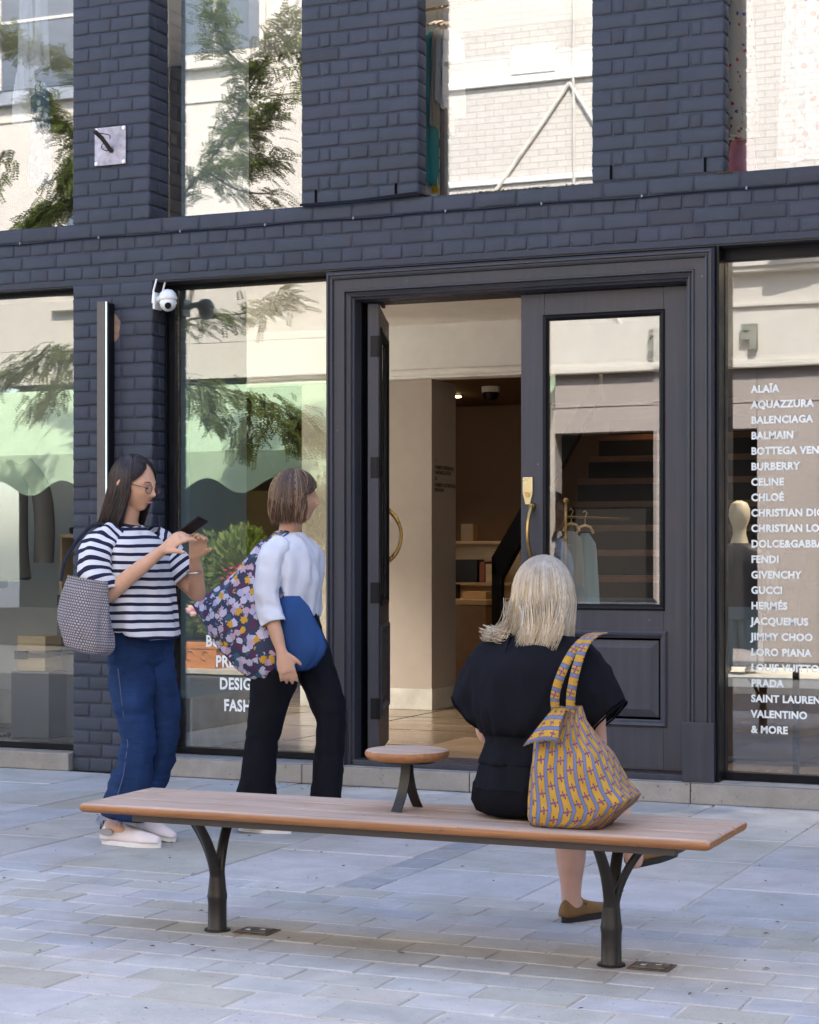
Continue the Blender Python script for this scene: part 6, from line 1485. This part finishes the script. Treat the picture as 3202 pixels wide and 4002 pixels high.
creased(M['black_cloth'], 9, .9, .02); creased(M['black_cloth2'], 7, .6, .012); creased(M['denim'], 8, .8, .016, (.7, .7, 1.3)); creased(M['navy_stripe'], 7, .6, .010); creased(M['floral_bag'] if 'floral_bag' in M else M['denim'], 6, .01, .001)
zz2 = [.925, .955, 1.0, 1.06, 1.12, 1.18, 1.23, 1.265, 1.29, 1.305]
T2 = [sec(cx, -1.60, z, a, b_, 60, 1.0, .006 if z < 1.2 else .002, z * 8, 6) for z, cx, a, b_ in zip(zz2, (-3.800, -3.798, -3.797, -3.796, -3.794, -3.798, -3.806, -3.814, -3.818, -3.82), (.090, .096, .098, .101, .103, .100, .092, .080, .066, .057), (.150, .158, .16, .16, .165, .170, .168, .130, .085, .06))]
cloth_obj('top', [(T2, zz2)], M['white_knit'], w2, wr=.011, fq=(12, 12, 9))
g_, c_ = cloth_tube([(-3.815, -1.70, 1.255), (-3.83, -1.765, 1.19), (-3.838, -1.795, 1.06), (-3.822, -1.802, .98), (-3.795, -1.815, .91)], [(.050, .052), (.062, .060), (.055, .056), (.052, .054), (.050, .054)], 40, .004, 5, 12); cloth_obj('sleeve', [(g_, clen(c_))], M['white_knit'], w2)
g_, c_ = cloth_tube([(-3.82, -1.49, 1.245), (-3.84, -1.42, 1.14), (-3.85, -1.40, 1.0)], [(.06, .06), (.06, .06), (.055, .055)], 30, .004, 5, 13); cloth_obj('sleeve', [(g_, clen(c_))], M['white_knit'], w2)
TR = []
g_, c_ = cloth_tube([(-3.82, -1.67, .84), (-3.85, -1.68, .70), (-3.89, -1.68, .54), (-3.92, -1.68, .40), (-3.94, -1.68, .25), (-3.955, -1.68, .10), (-3.96, -1.68, .03)], [(.10, .10), (.10, .10), (.088, .082), (.078, .070), (.082, .076), (.09, .088), (.10, .092)], 44, .006, 5, 15); TR.append((g_, clen(c_)))
g_, c_ = cloth_tube([(-3.80, -1.53, .84), (-3.75, -1.52, .72), (-3.69, -1.52, .58), (-3.665, -1.52, .48), (-3.672, -1.52, .32), (-3.685, -1.52, .16), (-3.69, -1.52, .07)], [(.10, .095), (.10, .09), (.084, .075), (.072, .064), (.072, .062), (.075, .066), (.08, .07)], 44, .006, 5, 16); TR.append((g_, clen(c_)))
TR.append(([sec(-3.805, -1.60, z, a, b_, 56, 1.0, .002) for z, a, b_ in ((.70, .09, .16), (.76, .115, .17), (.82, .12, .17), (.89, .11, .155), (.95, .10, .14))], [0, 1, 2, 3, 4]))
cloth_obj('trousers', TR, creased(simple('black_trousers', (.007, .007, .011), .85, 0, .2, 6, 220, .3, .001, .15), 8, .8, .016, (.7, .7, 1.2)), w2)
shoe(w2, (-4.03, -1.68, .0), (1, 0, 0), .25, simple('tan_shoe', (.32, .2, .12), .7), M['white_sole'], .042, .05)
shoe(w2, (-3.73, -1.52, .045), (1, 0, .12), .25, simple('tan_shoe', (.32, .2, .12), .7), M['white_sole'], .042, .05)
# big floral shoulder bag behind her
M['floral_bag'] = flower_cloth('blurred_floral_print', (.045, .055, .10), [(.50, .47, .60), (.58, .32, .04), (.42, .40, .58), (.48, .34, .42), (.10, .04, .09), (.55, .50, .62), (.05, .12, .18)], 33, .46, wig=.9)
fb_ = T('floral_bag', 'large navy bag with lilac and mustard flowers slung behind the white-top woman', 'bag', (-4.0, -1.75, .7))
GB = []; zb2 = [.665, .68, .72, .79, .86, .93, .985, 1.02, 1.07, 1.13, 1.20, 1.27]
for z, x0, x1, b_ in zip(zb2, (-3.93, -3.96, -4.01, -4.08, -4.13, -4.18, -4.215, -4.17, -4.09, -4.01, -3.95, -3.88), (-3.84, -3.82, -3.80, -3.785, -3.785, -3.80, -3.81, -3.825, -3.835, -3.845, -3.85, -3.84), (.02, .045, .075, .095, .10, .09, .075, .07, .06, .05, .04, .022)):
    GB.append(sec((x0 + x1) / 2, -1.735, z, (x1 - x0) / 2, b_, 60, .8, .008, z * 12, 6))
put('bag_body', MB().loft(GB).mesh('bag_body', 'all'), M['floral_bag'], fb_)
put('strap', MB().tube(curve([(-3.86, -1.735, 1.26), (-3.84, -1.69, 1.305), (-3.81, -1.64, 1.30), (-3.76, -1.68, 1.22), (-3.75, -1.73, 1.1), (-3.80, -1.76, 1.0)], 5), [(.020, .004)] * 26, 8).mesh('strap', True), M['floral_bag'], fb_)
bb = T('blue_bag', 'plain blue cloth bag hanging in front of the white-top woman', 'bag', (-3.72, -1.76, .7))
GC = []; zb3 = [.70, .712, .76, .82, .88, .94, .99, 1.03]
for z, x0, x1, b_ in zip(zb3, (-3.80, -3.815, -3.82, -3.82, -3.815, -3.81, -3.80, -3.78), (-3.67, -3.63, -3.585, -3.575, -3.60, -3.63, -3.655, -3.70), (.012, .03, .045, .045, .04, .035, .025, .01)):
    ring = sec((x0 + x1) / 2, -1.755, z, (x1 - x0) / 2, b_, 48, .85, .006, z * 10, 5)
    GC.append([p + Vector((0, 0, .10 * (p.x - x0))) if z < .8 else p for p in ring])
put('bag_body', MB().loft(GC).mesh('bag_body', 'all'), creased(simple('blue_canvas', (.020, .060, .19), .85, 0, .12, 6, 200, .4, .001, .2), 7, .9, .02), bb)
put('strap', MB().tube(curve([(-3.76, -1.75, 1.0), (-3.80, -1.755, 1.10), (-3.81, -1.72, 1.25), (-3.80, -1.66, 1.30)], 5), [(.010, .003)] * 16, 6).mesh('strap', True), simple('dark_blue_strap', (.02, .06, .2), .8), bb)
